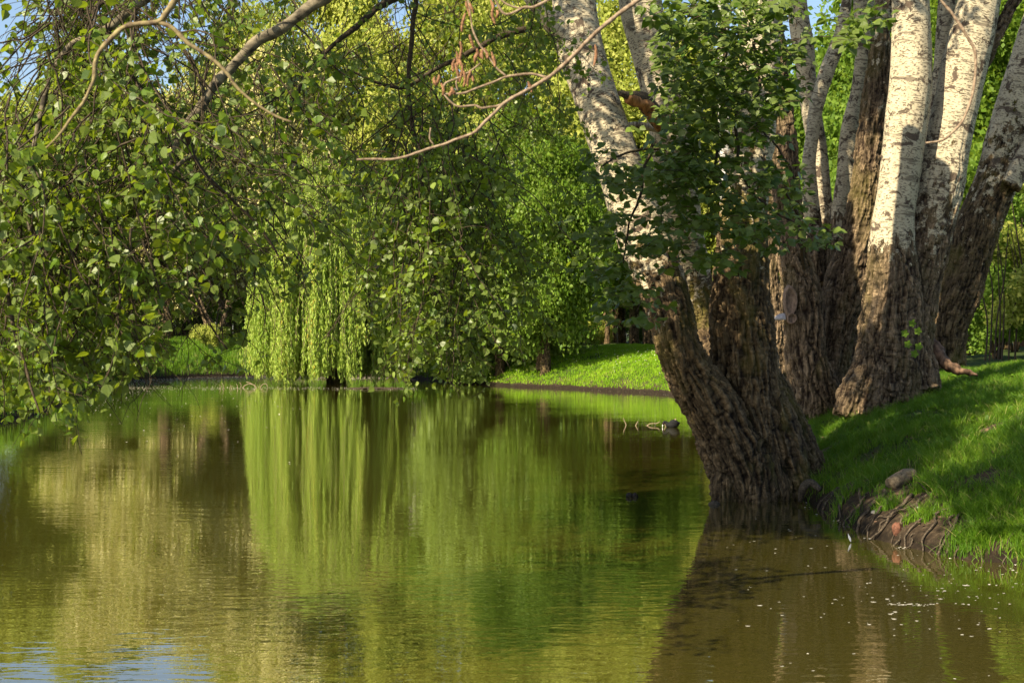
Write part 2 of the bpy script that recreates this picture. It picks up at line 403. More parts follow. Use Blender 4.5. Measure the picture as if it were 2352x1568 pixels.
def ground_mat():
    m, nt = newmat('bank_ground')
    pos = N(nt, 'ShaderNodeNewGeometry').outputs['Position']
    sd = N(nt, 'ShaderNodeAttribute', attribute_name='land').outputs['Fac']
    n1 = noise_n(nt, pos, 1.3, 5, .65); n2 = noise_n(nt, pos, 14, 5, .7); n3 = noise_n(nt, pos, 60, 3, .6)
    soil = ramp(nt, n2, [(.3, (.022, .015, .009)), (.55, (.075, .052, .032)), (.75, (.20, .145, .09))])
    zz = N(nt, 'ShaderNodeSeparateXYZ'); nt.links.new(pos, zz.inputs[0])
    wet = ramp(nt, math_n(nt, 'ADD', zz.outputs[2], math_n(nt, 'MULTIPLY', n1, .2)), [(.16, .28), (.42, 1.)])
    soil = mixc(nt, 1., soil, wet, 'MULTIPLY')
    grs = ramp(nt, n3, [(.3, (.02, .028, .008)), (.7, (.055, .085, .015))])
    f = math_n(nt, 'ADD', sd, math_n(nt, 'MULTIPLY', math_n(nt, 'SUBTRACT', n1, .5), 2.2))
    fm = ramp(nt, f, [(.45, 0.), (.8, 1.)])
    c = mixc(nt, fm, soil, grs)
    bs = N(nt, 'ShaderNodeBsdfPrincipled'); nt.links.new(c, bs.inputs['Base Color']); bs.inputs['Roughness'].default_value = .9
    bs.inputs['Specular IOR Level'].default_value = .15
    bp = N(nt, 'ShaderNodeBump'); bp.inputs['Distance'].default_value = .03
    nt.links.new(n2, bp.inputs['Height']); nt.links.new(bp.outputs[0], bs.inputs['Normal'])
    out = N(nt, 'ShaderNodeOutputMaterial'); nt.links.new(bs.outputs[0], out.inputs[0])
    return m
PATCH = [(6.0, 16.9, .75, .3), (5.05, 16.6, .4, .2), (6.9, 18.6, .6, .25), (4.75, 14.3, .35, .2), (4.1, 14.6, .3, .3), (5.9, 15.0, .5, .18), (4.3, 19.6, .35, .3), (7.8, 21.5, .7, .3)]
def patchv(x, y):
    v = np.zeros(len(x))
    for (a_, b_, c_, d_) in PATCH: v = np.maximum(v, np.exp(-((x-a_)/c_)**2-((y-b_)/d_)**2))
    return v
land = np.clip(D/np.where(Y > 30, .9, 1.3), 0, 1.4)-1.9*patchv(X, Y)
gm = mesh_np('ground', np.c_[X, Y, Z], np.stack([i, i+1, i+1+nx, i+nx], 1), ground_mat(), {'land': land})
tag(obj('ground', gm), kind='structure')

def water_mat():
    m, nt = newmat('pond_water')
    pos = N(nt, 'ShaderNodeNewGeometry').outputs['Position']
    n0 = noise_n(nt, mapping(nt, pos, (.10, .16, 1)), 1, 3, .6)
    n1 = noise_n(nt, mapping(nt, pos, (5, 10, 1)), 1, 2, .5, .3)
    n2 = noise_n(nt, mapping(nt, pos, (1.2, 2.2, 1), (4, 2, 0)), 1, 2, .5)
    n3 = noise_n(nt, mapping(nt, pos, (.7, 4.0, 1), (2, 7, 0)), 1, 2, .5, .2)
    amp = ramp(nt, n0, [(.42, .3), (.62, 1.)])
    h = math_n(nt, 'ADD', math_n(nt, 'MULTIPLY', n1, .0024), math_n(nt, 'ADD', math_n(nt, 'MULTIPLY', n2, .0009), math_n(nt, 'MULTIPLY', n3, .0030)))
    h = math_n(nt, 'MULTIPLY', h, amp)
    bp = N(nt, 'ShaderNodeBump'); bp.inputs['Distance'].default_value = 1; bp.inputs['Strength'].default_value = 1
    nt.links.new(h, bp.inputs['Height'])
    bs = N(nt, 'ShaderNodeBsdfPrincipled')
    bs.inputs['Base Color'].default_value = (.050, .043, .007, 1)
    bs.inputs['Roughness'].default_value = .01; bs.inputs['IOR'].default_value = 1.333
    bs.inputs['Specular IOR Level'].default_value = 1.0
    nt.links.new(bp.outputs[0], bs.inputs['Normal'])
    bs.inputs['Coat Weight'].default_value = .75; bs.inputs['Coat Roughness'].default_value = .005; bs.inputs['Coat IOR'].default_value = 1.4
    nt.links.new(bp.outputs[0], bs.inputs['Coat Normal'])
    out = N(nt, 'ShaderNodeOutputMaterial'); nt.links.new(bs.outputs[0], out.inputs[0])
    return m
c = shore.mean(0)
wm = mesh_np('water', [(-60, -1, 0), (14, -1, 0), (14, 92, 0), (-60, 92, 0)], np.array([[0, 1, 2, 3]]), water_mat())
tag(obj('water', wm), kind='structure')

# ------------------------------------------------------------------ grass
def grass_pts(n, xr, yr, dmin=.1, fr=True, clump=1.2, thr=.35, seed=3, uvmax=None):
    x = rng.uniform(*xr, n); y = rng.uniform(*yr, n)
    if fr:
        k = (np.abs(x)/y < .385); x, y = x[k], y[k]
    d = shore_d(x, y)
    nz = fbm(np.c_[x*clump, y*clump, np.zeros_like(x)], 3, seed)
    dens = np.clip((d-dmin)/1.0, 0, 1)*.8+.2
    k = (d > dmin) & (nz+rng.normal(0, .05, len(x)) > thr+(1-dens)*.22)
    x, y, d = x[k], y[k], d[k]
    return np.c_[x, y, ground_z(x, y, d)-.01], d
def blades(name, pts, h, w, mat, lean=.5, seg=3, rndshift=0):
    n = len(pts); an = rng.uniform(0, 2*math.pi, n); dirv = np.c_[np.cos(an), np.sin(an), np.zeros(n)]
    sa = rng.uniform(0, 2*math.pi, n); side = np.c_[np.cos(sa), np.sin(sa), np.zeros(n)]
    h = h*rng.uniform(.45, 1.15, n); ln = rng.uniform(.1, 1, n)*lean*h
    V = []
    for j in range(seg+1):
        t = j/seg; c = pts+dirv*(ln*t*t)[:, None]+np.array([0, 0, 1])*(h*t*(1-.25*t))[:, None]
        if j < seg:
            ww = (w*(1-t**1.5)*.5)*rng.uniform(.8, 1.2)
            V += [c-side*ww, c+side*ww]
        else: V += [c]
    k = 2*seg+1; V = np.stack(V, 1).reshape(-1, 3); o = (np.arange(n)*k)[:, None]
    q = [np.array([2*j, 2*j+1, 2*j+3, 2*j+2])[None]+o for j in range(seg-1)]
    t = np.array([2*seg-2, 2*seg-1, 2*seg])[None]+o
    rnd = np.clip(rng.random(n)*.55+.9*(fbm(np.c_[pts[:, :2]*1.7, np.zeros(n)], 3, 77)-.25)+rng.normal(0, .06, n), 0, 1)
    rnd = np.where(rng.random(n) < .03, 1., rnd)
    return mesh_np(name, V, ([np.vstack(q)] if q else [])+[t], mat, {'rnd': np.repeat(rnd, k)}, smooth=False)
gp, gd = grass_pts(300000, (3.4, 9.5), (11.5, 26), .2, thr=.46, clump=1.6)
kp0 = (gd > .30+.16*np.sin(gp[:, 1]*7)) | (rng.random(len(gd)) < .12) | (gp[:, 1] > 17.5) | (gp[:, 1] < 12.7); gp = gp[kp0]; gd = gd[kp0]
kp = patchv(gp[:, 0], gp[:, 1]) < rng.uniform(.15, .75, len(gp)); gp = gp[kp]
# tufts: pull blades together
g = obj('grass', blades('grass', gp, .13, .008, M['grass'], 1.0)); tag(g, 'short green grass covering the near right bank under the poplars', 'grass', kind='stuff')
# larger tufts along the near bank
tp = []
for _ in range(620):
    y = rng.uniform(12.2, 24); x = rng.uniform(3.4, .37*y)
    d = shore_d([x], [y])[0]
    if d < (.3 if (y < 17 and rng.random() < .6) else .06) or patchv(np.array([x]), np.array([y]))[0] > .45: continue
    n = rng.integers(30, 80); q = np.c_[x+rng.normal(0, .05, n), y+rng.normal(0, .05, n)]
    tp.append(np.c_[q, ground_z(q[:, 0], q[:, 1])-.01])
for _ in range(48):   # overhanging fringe at the right edge of the bank
    t = rng.random(); x = 4.1+t*1.1; y = 13.0+.25*rng.random()-.75*t+.12
    n = 90; q = np.c_[x+rng.normal(0, .06, n), y+rng.normal(0, .05, n)]
    tp.append(np.c_[q, ground_z(q[:, 0], q[:, 1])-.01])
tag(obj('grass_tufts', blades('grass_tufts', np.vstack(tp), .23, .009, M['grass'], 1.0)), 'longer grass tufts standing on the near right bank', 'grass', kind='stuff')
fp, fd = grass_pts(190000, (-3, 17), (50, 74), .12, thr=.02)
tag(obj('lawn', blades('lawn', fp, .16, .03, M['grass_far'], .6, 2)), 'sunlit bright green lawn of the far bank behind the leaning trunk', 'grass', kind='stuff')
fp, fd = grass_pts(120000, (-26, -2), (70, 100), .1, thr=.12, fr=True)
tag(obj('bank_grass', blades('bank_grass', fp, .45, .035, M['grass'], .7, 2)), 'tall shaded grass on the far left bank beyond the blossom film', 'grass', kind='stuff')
fp, fd = grass_pts(90000, (-24, -9), (30, 72), .05, thr=.1, fr=True)
tag(obj('reeds', blades('reeds', fp, .75, .03, M['grass'], .5, 2)), 'tall green reeds along the left bank behind the hanging leaves', 'reeds', kind='stuff')
# white clover heads on the far lawn
cl, _ = grass_pts(420, (0, 9), (54, 66), .8, thr=.3)
cp = cl+np.array([0, 0, .16]); k = len(cp)
tag(obj('clover_flowers', leaf_mesh('clover_flowers', cp, rand_unit(k), rand_unit(k)+np.array([0, -1, 1.]), .03, 'hex', M['petal'])), 'tiny white clover flowers dotted over the sunlit far lawn', 'flowers', kind='stuff')
lp_, _ = grass_pts(1500, (3.5, 9), (12.6, 24), .05, thr=.2, seed=12); kk = len(lp_)
tag(obj('leaf_litter', leaf_mesh('leaf_litter', lp_+[0, 0, .035], np.c_[rng.normal(size=(kk, 2)), rng.normal(0, .25, kk)], np.c_[rng.normal(0, .3, (kk, 2)), np.ones(kk)], rng.uniform(.025, .06, kk), 'hex', M['deadwood'])), 'brown dead leaves scattered in the near grass and soil', 'leaves', kind='stuff')
# broad weeds on near bank
wp, _ = grass_pts(900, (3.6, 9), (12.6, 24), .3, thr=.5, seed=8)
Wf = Foliage()
for p in wp:
    n = rng.integers(3, 7); a = rand_unit(n); a[:, 2] = np.abs(a[:, 2])*.5+.35
    Wf.leaf(np.repeat(p[None]+[0, 0, .03], n, 0), a, np.c_[a[:, 0]*-.3, a[:, 1]*-.3, np.ones(n)], rng.uniform(.05, .1, n))
tag(obj('weeds', leaf_mesh('weeds', np.vstack(Wf.P), np.vstack(Wf.A), np.vstack(Wf.Nn), np.concatenate(Wf.S), 'hex', M['grass'])), 'broad leaved weeds among the grass of the near bank', 'weeds', kind='stuff')

# ------------------------------------------------------------------ trunks
def stem_world(path, y0, y1=None):
    """path [(u,v,width)] at depths y0->y1 -> (n,4) xyz + radius"""
    out = []; n = len(path)
    for i, p in enumerate(path):
        y = p[3] if len(p) > 3 else (y0 if y1 is None else y0+(y1-y0)*i/(n-1))
        out.append([*P(p[0], p[1], y), p[2]/F*y/2])
    return np.array(out)
def trunk_mesh(name, stems, barkpts, mat, voxel=.02, rough_amp=.045, smooth=3):
    """stems: list of (n,4). fuse them by voxel remesh, then displace with furrows. barkpts: list per stem of (s0,s1): pale bark begins at s0 ends blending at s1 (metres along stem)"""
    T = Tubes(); axes = []
    for S in stems:
        R = resample(S, .08); T.add(R, R[:, 3], 20); axes.append(R)
    me = T.mesh(name+'_src', None)
    tmp = bpy.data.objects.new('tmp', me); COL.objects.link(tmp)
    r = tmp.modifiers.new('r', 'REMESH'); r.mode = 'VOXEL'; r.voxel_size = voxel
    s = tmp.modifiers.new('s', 'SMOOTH'); s.factor = .8; s.iterations = smooth
    dg = bpy.context.evaluated_depsgraph_get(); ev = tmp.evaluated_get(dg); em = ev.to_mesh()
    V = np.empty(len(em.vertices)*3, np.float32); em.vertices.foreach_get('co', V); V = V.reshape(-1, 3).astype(float)
    Nn = np.empty(len(em.vertices)*3, np.float32); em.vertices.foreach_get('normal', Nn); Nn = Nn.reshape(-1, 3).astype(float)
    nf = len(em.polygons); lt = np.empty(nf, np.int32); em.polygons.foreach_get('loop_total', lt)
    li = np.empty(len(em.loops), np.int32); em.loops.foreach_get('vertex_index', li)
    if (lt == 4).all(): Fq = li.reshape(-1, 4)
    else:
        ls = np.empty(nf, np.int32); em.polygons.foreach_get('loop_start', ls)
        Fq = [np.stack([li[ls[lt == k]+j] for j in range(k)], 1) for k in np.unique(lt)]
    ev.to_mesh_clear(); bpy.data.objects.remove(tmp)
    # texture frame from nearest stem
    best = np.full(len(V), 1e9); bc = np.zeros_like(V); bark = np.zeros(len(V))
    for k, R in enumerate(axes):
        s = np.r_[0, np.cumsum(np.linalg.norm(np.diff(R[:, :3], axis=0), axis=1))]
        Tn = np.gradient(R[:, :3], axis=0); Tn /= np.linalg.norm(Tn, axis=1)[:, None]
        for c in range(0, len(V), 8000):
            d = V[c:c+8000, None]-R[None, :, :3]; dist = np.sqrt((d**2).sum(2)); sc_ = dist/R[None, :, 3]
            j = sc_.argmin(1); q = sc_[np.arange(len(j)), j]
            up = q < best[c:c+8000]
            dd = d[np.arange(len(j)), j]; along = (dd*Tn[j]).sum(1); off = dd-along[:, None]*Tn[j]
            ss = s[j]+along
            idx = np.arange(c, c+len(j))[up]
            best[idx] = q[up]; bc[idx] = np.c_[off[up, 0]+k*3.7, off[up, 1], ss[up]]
            b0, b1 = barkpts[k]
            bark[idx] = np.clip((ss[up]-b0)/max(1e-3, b1-b0), 0, 1)
    q = bc*np.array([15, 15, 3.0]); w = fbm(bc*np.array([3.5, 3.5, 1.5]), 2, 3)[:, None]*2
    rd = np.abs(fbm(q+w, 3, 31)*2-1)*5-1
    rd2 = np.abs(fbm(bc*np.array([22, 22, 4.5])+w*1.5, 2, 41)*2-1)*4-1
    rd3 = np.abs(fbm(bc*np.array([9, 9, 15])+w, 2, 61)*2-1)*6-1
    h = np.clip(np.clip(rd, -1, .8)*.55+np.clip(rd2, -1, 1)*.3+np.clip(rd3, -1, .5)*.35, -1, 1)
    big = fbm(bc*np.array([2.5, 2.5, 1.2]), 3, 51)-.5
    f = 1-bark
    V = V+Nn*((h*rough_amp*(f*.9+.07))+big*.10*(f*.7+.3))[:, None]
    cav = np.clip(.5+h*.6, 0, 1)
    return mesh_np(name, V, Fq, mat, {'bc': bc, 'bark': bark, 'cav': cav})

# --- T1: leaning poplar at the water's edge
Y1 = 18.4
A = stem_world([(1735, 1185, 150, 18.3), (1715, 1110, 160, 18.2), (1680, 1020, 150, 18.15), (1640, 940, 135, 18.1), (1594, 870, 112, 18.0), (1560, 790, 102, 17.9), (1541, 720, 106, 18.0), (1505, 620, 118, 18.3), (1470, 530, 118, 18.4), (1435, 420, 108, 18.5), (1402, 320, 104, 18.6), (1371, 230, 102, 18.7), (1346, 155, 104, 18.8), (1325, 80, 110, 18.9), (1317, 0, 102, 19), (1312, -140, 95, 19), (1290, -330, 80, 19.2)], Y1)
B = stem_world([(1765, 1185, 170), (1755, 1100, 185), (1738, 1010, 175), (1722, 920, 160), (1712, 840, 150), (1703, 756, 142), (1703, 640, 125), (1706, 517, 112), (1718, 400, 104), (1732, 300, 98), (1742, 180, 92), (1746, 60, 88), (1748, -60, 84), (1760, -300, 70)], Y1)
Cc = stem_world([(1755, 1150, 120, 19), (1730, 1000, 110, 19.2), (1680, 880, 100, 20.0), (1632, 780, 90, 20.9), (1600, 680, 90, 21), (1574, 560, 92, 20.6), (1555, 420, 94, 20), (1538, 300, 94, 19.7), (1520, 211, 94, 19.7), (1502, 140, 94, 19.7), (1483, 70, 96, 19.7), (1470, 0, 98, 19.7), (1455, -120, 85, 19.7), (1440, -300, 70, 19.7)], Y1)
fl1 = stem_world([(1835, 1170, 80, 18.2), (1822, 1110, 90, 18.2), (1800, 1030, 100, 18.25), (1765, 930, 90, 18.3), (1735, 850, 60, 18.35)], Y1)
fl2 = stem_world([(1665, 1185, 60, 18.0), (1668, 1120, 75, 18.0), (1675, 1060, 80, 18.05), (1665, 980, 70, 18.1)], Y1)
fl3 = stem_world([(1880, 1120, 50, 18.7), (1845, 1060, 80, 18.6), (1800, 960, 90, 18.6), (1760, 860, 60, 18.6)], Y1)
fl4 = stem_world([(1735, 1190, 80, 17.95), (1740, 1120, 90, 17.95), (1735, 1040, 80, 18.0)], Y1)
t1 = empty('poplar_tree', P(1750, 1150, Y1), 'large poplar leaning over the pond with forked stems and furrowed dark base in the water', 'tree')
NB = (50, 60)
obj('trunk', trunk_mesh('leaning_trunk', [A, B, Cc, fl1, fl2, fl3, fl4], [(2.4, 4.6), (2.6, 6.2), (3.0, 5.4), NB, NB, NB, NB], M['bark'], .018, .038), t1)
# roots of T1 along the waterline
def root_tube(pts, r0, r1, parent, name='root', mat=None, k=7):
    R = resample(np.array(pts, float), .03)
    R = R+(np.stack([fbm(R*6+s, 2, 60+s) for s in range(3)], 1)-.5)*.06
    T = Tubes(); T.add(R, np.linspace(r0, r1, len(R))*(1+.3*(fbm(R*15, 2, 9)-.5)), k)
    return obj(name, T.mesh(name, mat or M['root']), parent)
# broken orange stub
def broken_limb(parent):
    a = P(1515, 275, 18.9); b = P(1478, 232, 18.6); c = P(1425, 215, 18.3)
    n = 26; k = 14; pts = resample(np.array([[*P(1528, 285, 19.2), .12], [*a, .12], [*b, .11], [*P(1452, 222, 18.45), .085], [*c, .04]]), .03)
    T = Tubes(); T.add(pts, pts[:, 3], k)
    V = np.vstack(T.V)
    V += (np.stack([fbm(V*np.array([8, 8, 8])+s*5, 3, 70+s) for s in range(3)], 1)-.5)*.07
    # flat split underside: clip the lower side
    T.V = [V]
    obj('broken_limb', T.mesh('broken_limb', M['root']), parent)
    # exposed wood strip below
    T2 = Tubes(); p2 = pts[:-4].copy(); p2[:, 2] -= .045; p2[:, 1] -= .035; T2.add(p2, p2[:, 3]*.85, k)
    V = np.vstack(T2.V); V += (np.stack([fbm(V*np.array([7, 7, 30])+s*5, 4, 75+s) for s in range(3)], 1)-.5)*.08; T2.V = [V]
    obj('exposed_wood', T2.mesh('exposed_wood', M['heartwood']), parent)
broken_limb(t1)
# side limb top left of stem A
S = stem_world([(1330, 110, 40, 18.8), (1270, 60, 42, 18.7), (1235, 20, 38, 18.6), (1190, -40, 34, 18.5), (1100, -120, 30, 18.4)], Y1)
obj('limb', trunk_mesh('limb', [S], [(0, .1)], M['bark'], .025, .02), t1)
S = stem_world([(1520, 300, 14, 19.4), (1490, 292, 16, 19.3), (1450, 287, 16, 19.2), (1400, 300, 14, 19.3)], Y1)
obj('limb', trunk_mesh('limb', [S], [(0, .1)], M['bark'], .02, .01), t1)

# --- T2 cluster of stems
t2 = empty('poplar_tree', P(1870, 960, 23), 'cluster of thin pale and brown poplar stems behind the leaning trunk, sawn knots low down', 'tree')
y2 = 23.
a = stem_world([(1872, 990, 150), (1868, 940, 130), (1862, 880, 108), (1850, 821, 95), (1846, 760, 92), (1843, 696, 94), (1838, 640, 82), (1822, 589, 70), (1810, 500, 66), (1803, 402, 66), (1797, 334, 66), (1790, 254, 62), (1782, 166, 58), (1772, 80, 56), (1766, 0, 54), (1755, -180, 44)], y2)
b = stem_world([(1895, 980, 120, 23.3), (1900, 900, 90, 23.3), (1915, 820, 76, 23.4), (1925, 740, 86, 23.5), (1942, 650, 96, 23.6), (1962, 580, 84, 23.6), (1978, 500, 72, 23.6), (1990, 410, 68, 23.6), (2002, 310, 68, 23.6), (2014, 210, 62, 23.6), (2026, 80, 46, 23.6), (2032, 0, 40, 23.6), (2042, -180, 34, 23.6)], y2)
cpt = stem_world([(1915, 760, 50, 24.1), (1918, 640, 50, 24.2), (1922, 560, 46, 24.3), (1930, 490, 42, 24.3), (1940, 419, 42, 24.3), (1952, 294, 40, 24.3), (1970, 210, 32, 24.3), (1985, 107, 38, 24.3), (1985, 20, 48, 24.3), (1980, -150, 44, 24.3)], y2)
dd_ = stem_world([(1872, 720, 50, 24.2), (1882, 600, 52, 24.4), (1886, 500, 50, 24.5), (1885, 420, 46, 24.5), (1876, 330, 44, 24.5), (1862, 250, 44, 24.5), (1852, 174, 46, 24.5), (1845, 110, 50, 24.5), (1834, 40, 46, 24.5), (1828, -40, 44, 24.5), (1815, -200, 38, 24.5)], y2)
e = stem_world([(1868, 650, 46, 23.9), (1868, 540, 44, 23.9), (1862, 450, 38, 23.8), (1858, 375, 31, 23.7), (1866, 308, 30, 23.7), (1876, 241, 32, 23.7), (1901, 160, 34, 23.7), (1931, 80, 31, 23.7), (1945, 0, 23, 23.7), (1962, -120, 20, 23.7)], y2)
fla = stem_world([(1925, 960, 60, 22.8), (1905, 930, 70, 22.8), (1885, 880, 70, 22.8), (1870, 820, 50, 22.9)], y2)
obj('trunk', trunk_mesh('clustered_stems', [a, b, cpt, dd_, e, fla], [NB, (4.0, 10), (.6, 2.8), (.8, 2.6), (.2, 1.8), NB], M['bark2'], .02, .034), t2)
# sawn knots + bracket fungus
def disc(c, rx, rz, depth, mat, name, parent, ring=True):
    T = Tubes()
    an = np.linspace(0, 2*math.pi, 28, endpoint=False)
    V = [c+np.array([0, -.02, 0])]; Fs = []
    rr = [.35, .7, .86, 1., 1.12]; yy = [-.012, -.015, -.05, -.045, .06]
    for r_, y_ in zip(rr, yy):
        w = 1+.05*np.sin(an*3+1)
        V += [c+np.array([math.cos(t)*rx*r_*ww, y_-.02, math.sin(t)*rz*r_*ww]) for t, ww in zip(an, w)]
    t3 = np.array([[0, 1+(j+1) % 28, 1+j] for j in range(28)])
    q = np.array([[1+28*k+j, 1+28*k+(j+1) % 28, 1+28*(k+1)+(j+1) % 28, 1+28*(k+1)+j] for k in range(4) for j in range(28)])
    return obj(name, mesh_np(name, np.array(V), [t3, q], mat), parent)
disc(P(1815, 692, 22.72), .10, .24, .05, M['scar'], 'knot', t2)
disc(P(1818, 731, 22.70), .075, .085, .05, M['scar'], 'knot', t2)
def fungus():
    c = P(1802, 733, 22.8); V = []; n = 20
    for k, (r_, z_) in enumerate([(.02, .10), (.07, .085), (.13, .04), (.155, .01), (.14, -.015), (.05, -.01)]):
        for j in range(n):
            t = math.pi*.5+math.pi*j/(n-1)
            V.append(c+np.array([math.cos(t)*r_*1.25, -math.sin(t)*r_*.7, z_]))
    q = np.array([[k*n+j, k*n+j+1, (k+1)*n+j+1, (k+1)*n+j] for k in range(5) for j in range(n-1)])
    o = obj('bracket_fungus', mesh_np('bracket_fungus', np.array(V), q, M['fungus']))
    tag(o, 'grey white shelf fungus jutting left from the stem below the sawn knots', 'fungus')
fungus()
# trunk peeking behind between T1 and T2
t2b = empty('poplar_tree', P(1785, 900, 27), 'narrow brown trunk glimpsed in the gap left of the shelf fungus', 'tree')
S = stem_world([(1790, 930, 60), (1786, 880, 46), (1782, 800, 42), (1778, 700, 38), (1772, 600, 36), (1768, 480, 34), (1764, 300, 32), (1760, 0, 30), (1755, -150, 26)], 27)
obj('trunk', trunk_mesh('gap_trunk', [S], [NB], M['bark2'], .03, .04), t2b)
tw = empty('poplar_tree', P(1668, 800, 30), 'slim whitish trunk showing through the dark leaf cluster', 'tree')
S = stem_world([(1672, 860, 44), (1672, 700, 38), (1668, 500, 30), (1664, 300, 29), (1662, 100, 30), (1660, 0, 30), (1655, -200, 26)], 29)
obj('trunk', trunk_mesh('slim_trunk', [S], [(.5, 1.5)], M['bark_grey'], .03, .02), tw)

# --- T3 big double poplar
y3 = 21.5
a = stem_world([(2030, 955, 205), (2035, 900, 180), (2042, 840, 158), (2045, 760, 145), (2050, 690, 135), (2052, 620, 118), (2050, 560, 105), (2052, 500, 95), (2062, 430, 92), (2073, 350, 94), (2083, 268, 98), (2091, 200, 97), (2094, 100, 90), (2092, 0, 84), (2092, -120, 80), (2100, -320, 66)], y3)
b = stem_world([(2075, 930, 130, 21.8), (2080, 860, 130, 21.8), (2085, 760, 120, 21.8), (2095, 690, 118, 21.8), (2112, 610, 112, 21.8), (2135, 530, 104, 21.8), (2160, 430, 104, 21.8), (2174, 350, 103, 21.8), (2188, 280, 102, 21.8), (2202, 215, 102, 21.8), (2215, 150, 104, 21.8), (2232, 80, 100, 21.8), (2250, 0, 96, 21.8), (2280, -120, 86, 21.8), (2310, -320, 70, 21.8)], y3)
c_ = stem_world([(2130, 420, 40, 22.4), (2138, 330, 34, 22.4), (2150, 240, 36, 22.5), (2164, 134, 38, 22.5), (2176, 0, 42, 22.5), (2190, -200, 36, 22.5)], y3)
d_ = stem_world([(2245, 170, 40, 21.9), (2275, 105, 34, 22), (2305, 50, 30, 22), (2340, -10, 26, 22), (2400, -100, 24, 22)], y3)
f1 = stem_world([(1945, 960, 70, 21.3), (1965, 905, 80, 21.35), (1990, 840, 70, 21.4), (2005, 770, 50, 21.5)], y3)
f2 = stem_world([(2125, 900, 70, 21.3), (2112, 850, 75, 21.4), (2100, 780, 60, 21.5)], y3)
f3 = stem_world([(2040, 950, 70, 21.1), (2045, 890, 75, 21.15), (2045, 820, 60, 21.25)], y3)
t3 = empty('poplar_tree', P(2040, 920, y3), 'thick double poplar with bright cream upper bark on the near bank', 'tree')
obj('trunk', trunk_mesh('double_trunk', [a, b, c_, d_, f1, f2, f3], [(2.1, 3.0), (1.4, 4.6), (0, .5), NB, NB, NB, NB], M['bark2'], .018, .034), t3)
# --- T4 dark leaning trunk at right
t4 = empty('poplar_tree', P(2170, 845, 26), 'dark poplar leaning right out of the frame behind the double poplar', 'tree')
S = stem_world([(2160, 880, 130), (2168, 838, 96), (2175, 763, 88), (2200, 671, 104), (2226, 592, 102), (2246, 517, 104), (2285, 419, 96), (2312, 321, 94), (2342, 227, 96), (2380, 107, 95), (2412, 0, 92), (2470, -200, 80)], 26)
S2 = stem_world([(2320, 430, 46), (2345, 380, 44), (2372, 330, 40), (2420, 240, 38)], 25.6)
obj('trunk', trunk_mesh('right_leaning_trunk', [S, S2], [(1.6, 6.8), (0, .1)], M['bark'], .022, .035), t4)

# stump piece behind T2/T3
st = empty('stump', P(1935, 870, 24.5), 'low mossy stump wedged between the stem cluster and the double poplar', 'stump')
S = stem_world([(1935, 930, 90), (1938, 860, 70), (1945, 800, 60), (1955, 755, 40)], 24.5)
obj('trunk', trunk_mesh('stump', [S], [NB], M['bark2'], .03, .05), st)
fo = Foliage()
for q in [(1945, 740), (1938, 715), (1958, 700), (1950, 680), (1962, 690), (1948, 725)]:
    p = P(*q, 24.3); n = 9; a = rand_unit(n); fo.leaf(p+a*.04, a, rand_unit(n)+[0, -1, 1.], np.full(n, .07))
fo.T.add(np.array([P(1940, 770, 24.4), P(1944, 735, 24.3), P(1955, 690, 24.3)]), .006, 4)
fo.build(st, 'hex', M['leaf_bright'], M['twig'], 'shoots', 'leaves')

# fallen rotten root
rr = resample(np.array([[*P(2128, 768, 21.9), .10], [*P(2148, 800, 21.7), .10], [*P(2168, 830, 21.5), .085], [*P(2195, 848, 21.3), .07], [*P(2222, 856, 21.2), .05], [*P(2244, 858, 21.2), .02]]), .02)
T = Tubes(); T.add(rr, rr[:, 3]*(1+.5*(fbm(rr[:, :3]*9, 3, 5)-.5)), 14); V = np.vstack(T.V)
V += (np.stack([fbm(V*12+s*5, 3, 90+s) for s in range(3)], 1)-.5)*.09; T.V = [V]
tag(obj('fallen_branch', T.mesh('fallen_branch', M['deadwood'])), 'splintered reddish brown branch lying against the foot of the double poplar', 'branch')

# creeper on T3
cr = empty('creeper', P(2085, 800, 21), 'small five leaved creeper climbing the foot of the double poplar', 'plant')
fo = Foliage(); yb = 20.55
fo.T.add(np.array([P(2105, 860, yb), P(2100, 810, yb), P(2110, 780, yb-.02), P(2090, 765, yb), P(2095, 740, yb)]), .004, 4)
for q in [(2078, 765), (2108, 760), (2095, 742), (2085, 790), (2110, 795), (2100, 812)]:
    p = P(*q, yb-.03); n = 5; an = np.linspace(0, 2*math.pi, 5, endpoint=False)
    a = np.c_[np.cos(an), -.2+0*an, np.sin(an)-.2]; fo.leaf(np.repeat(p[None], 5, 0), a, np.tile([0, -1, .4], (n, 1)), np.full(n, .065))
fo.build(cr, 'hex', M['leaf_green'], M['twig'], 'stem', 'leaves', 0)

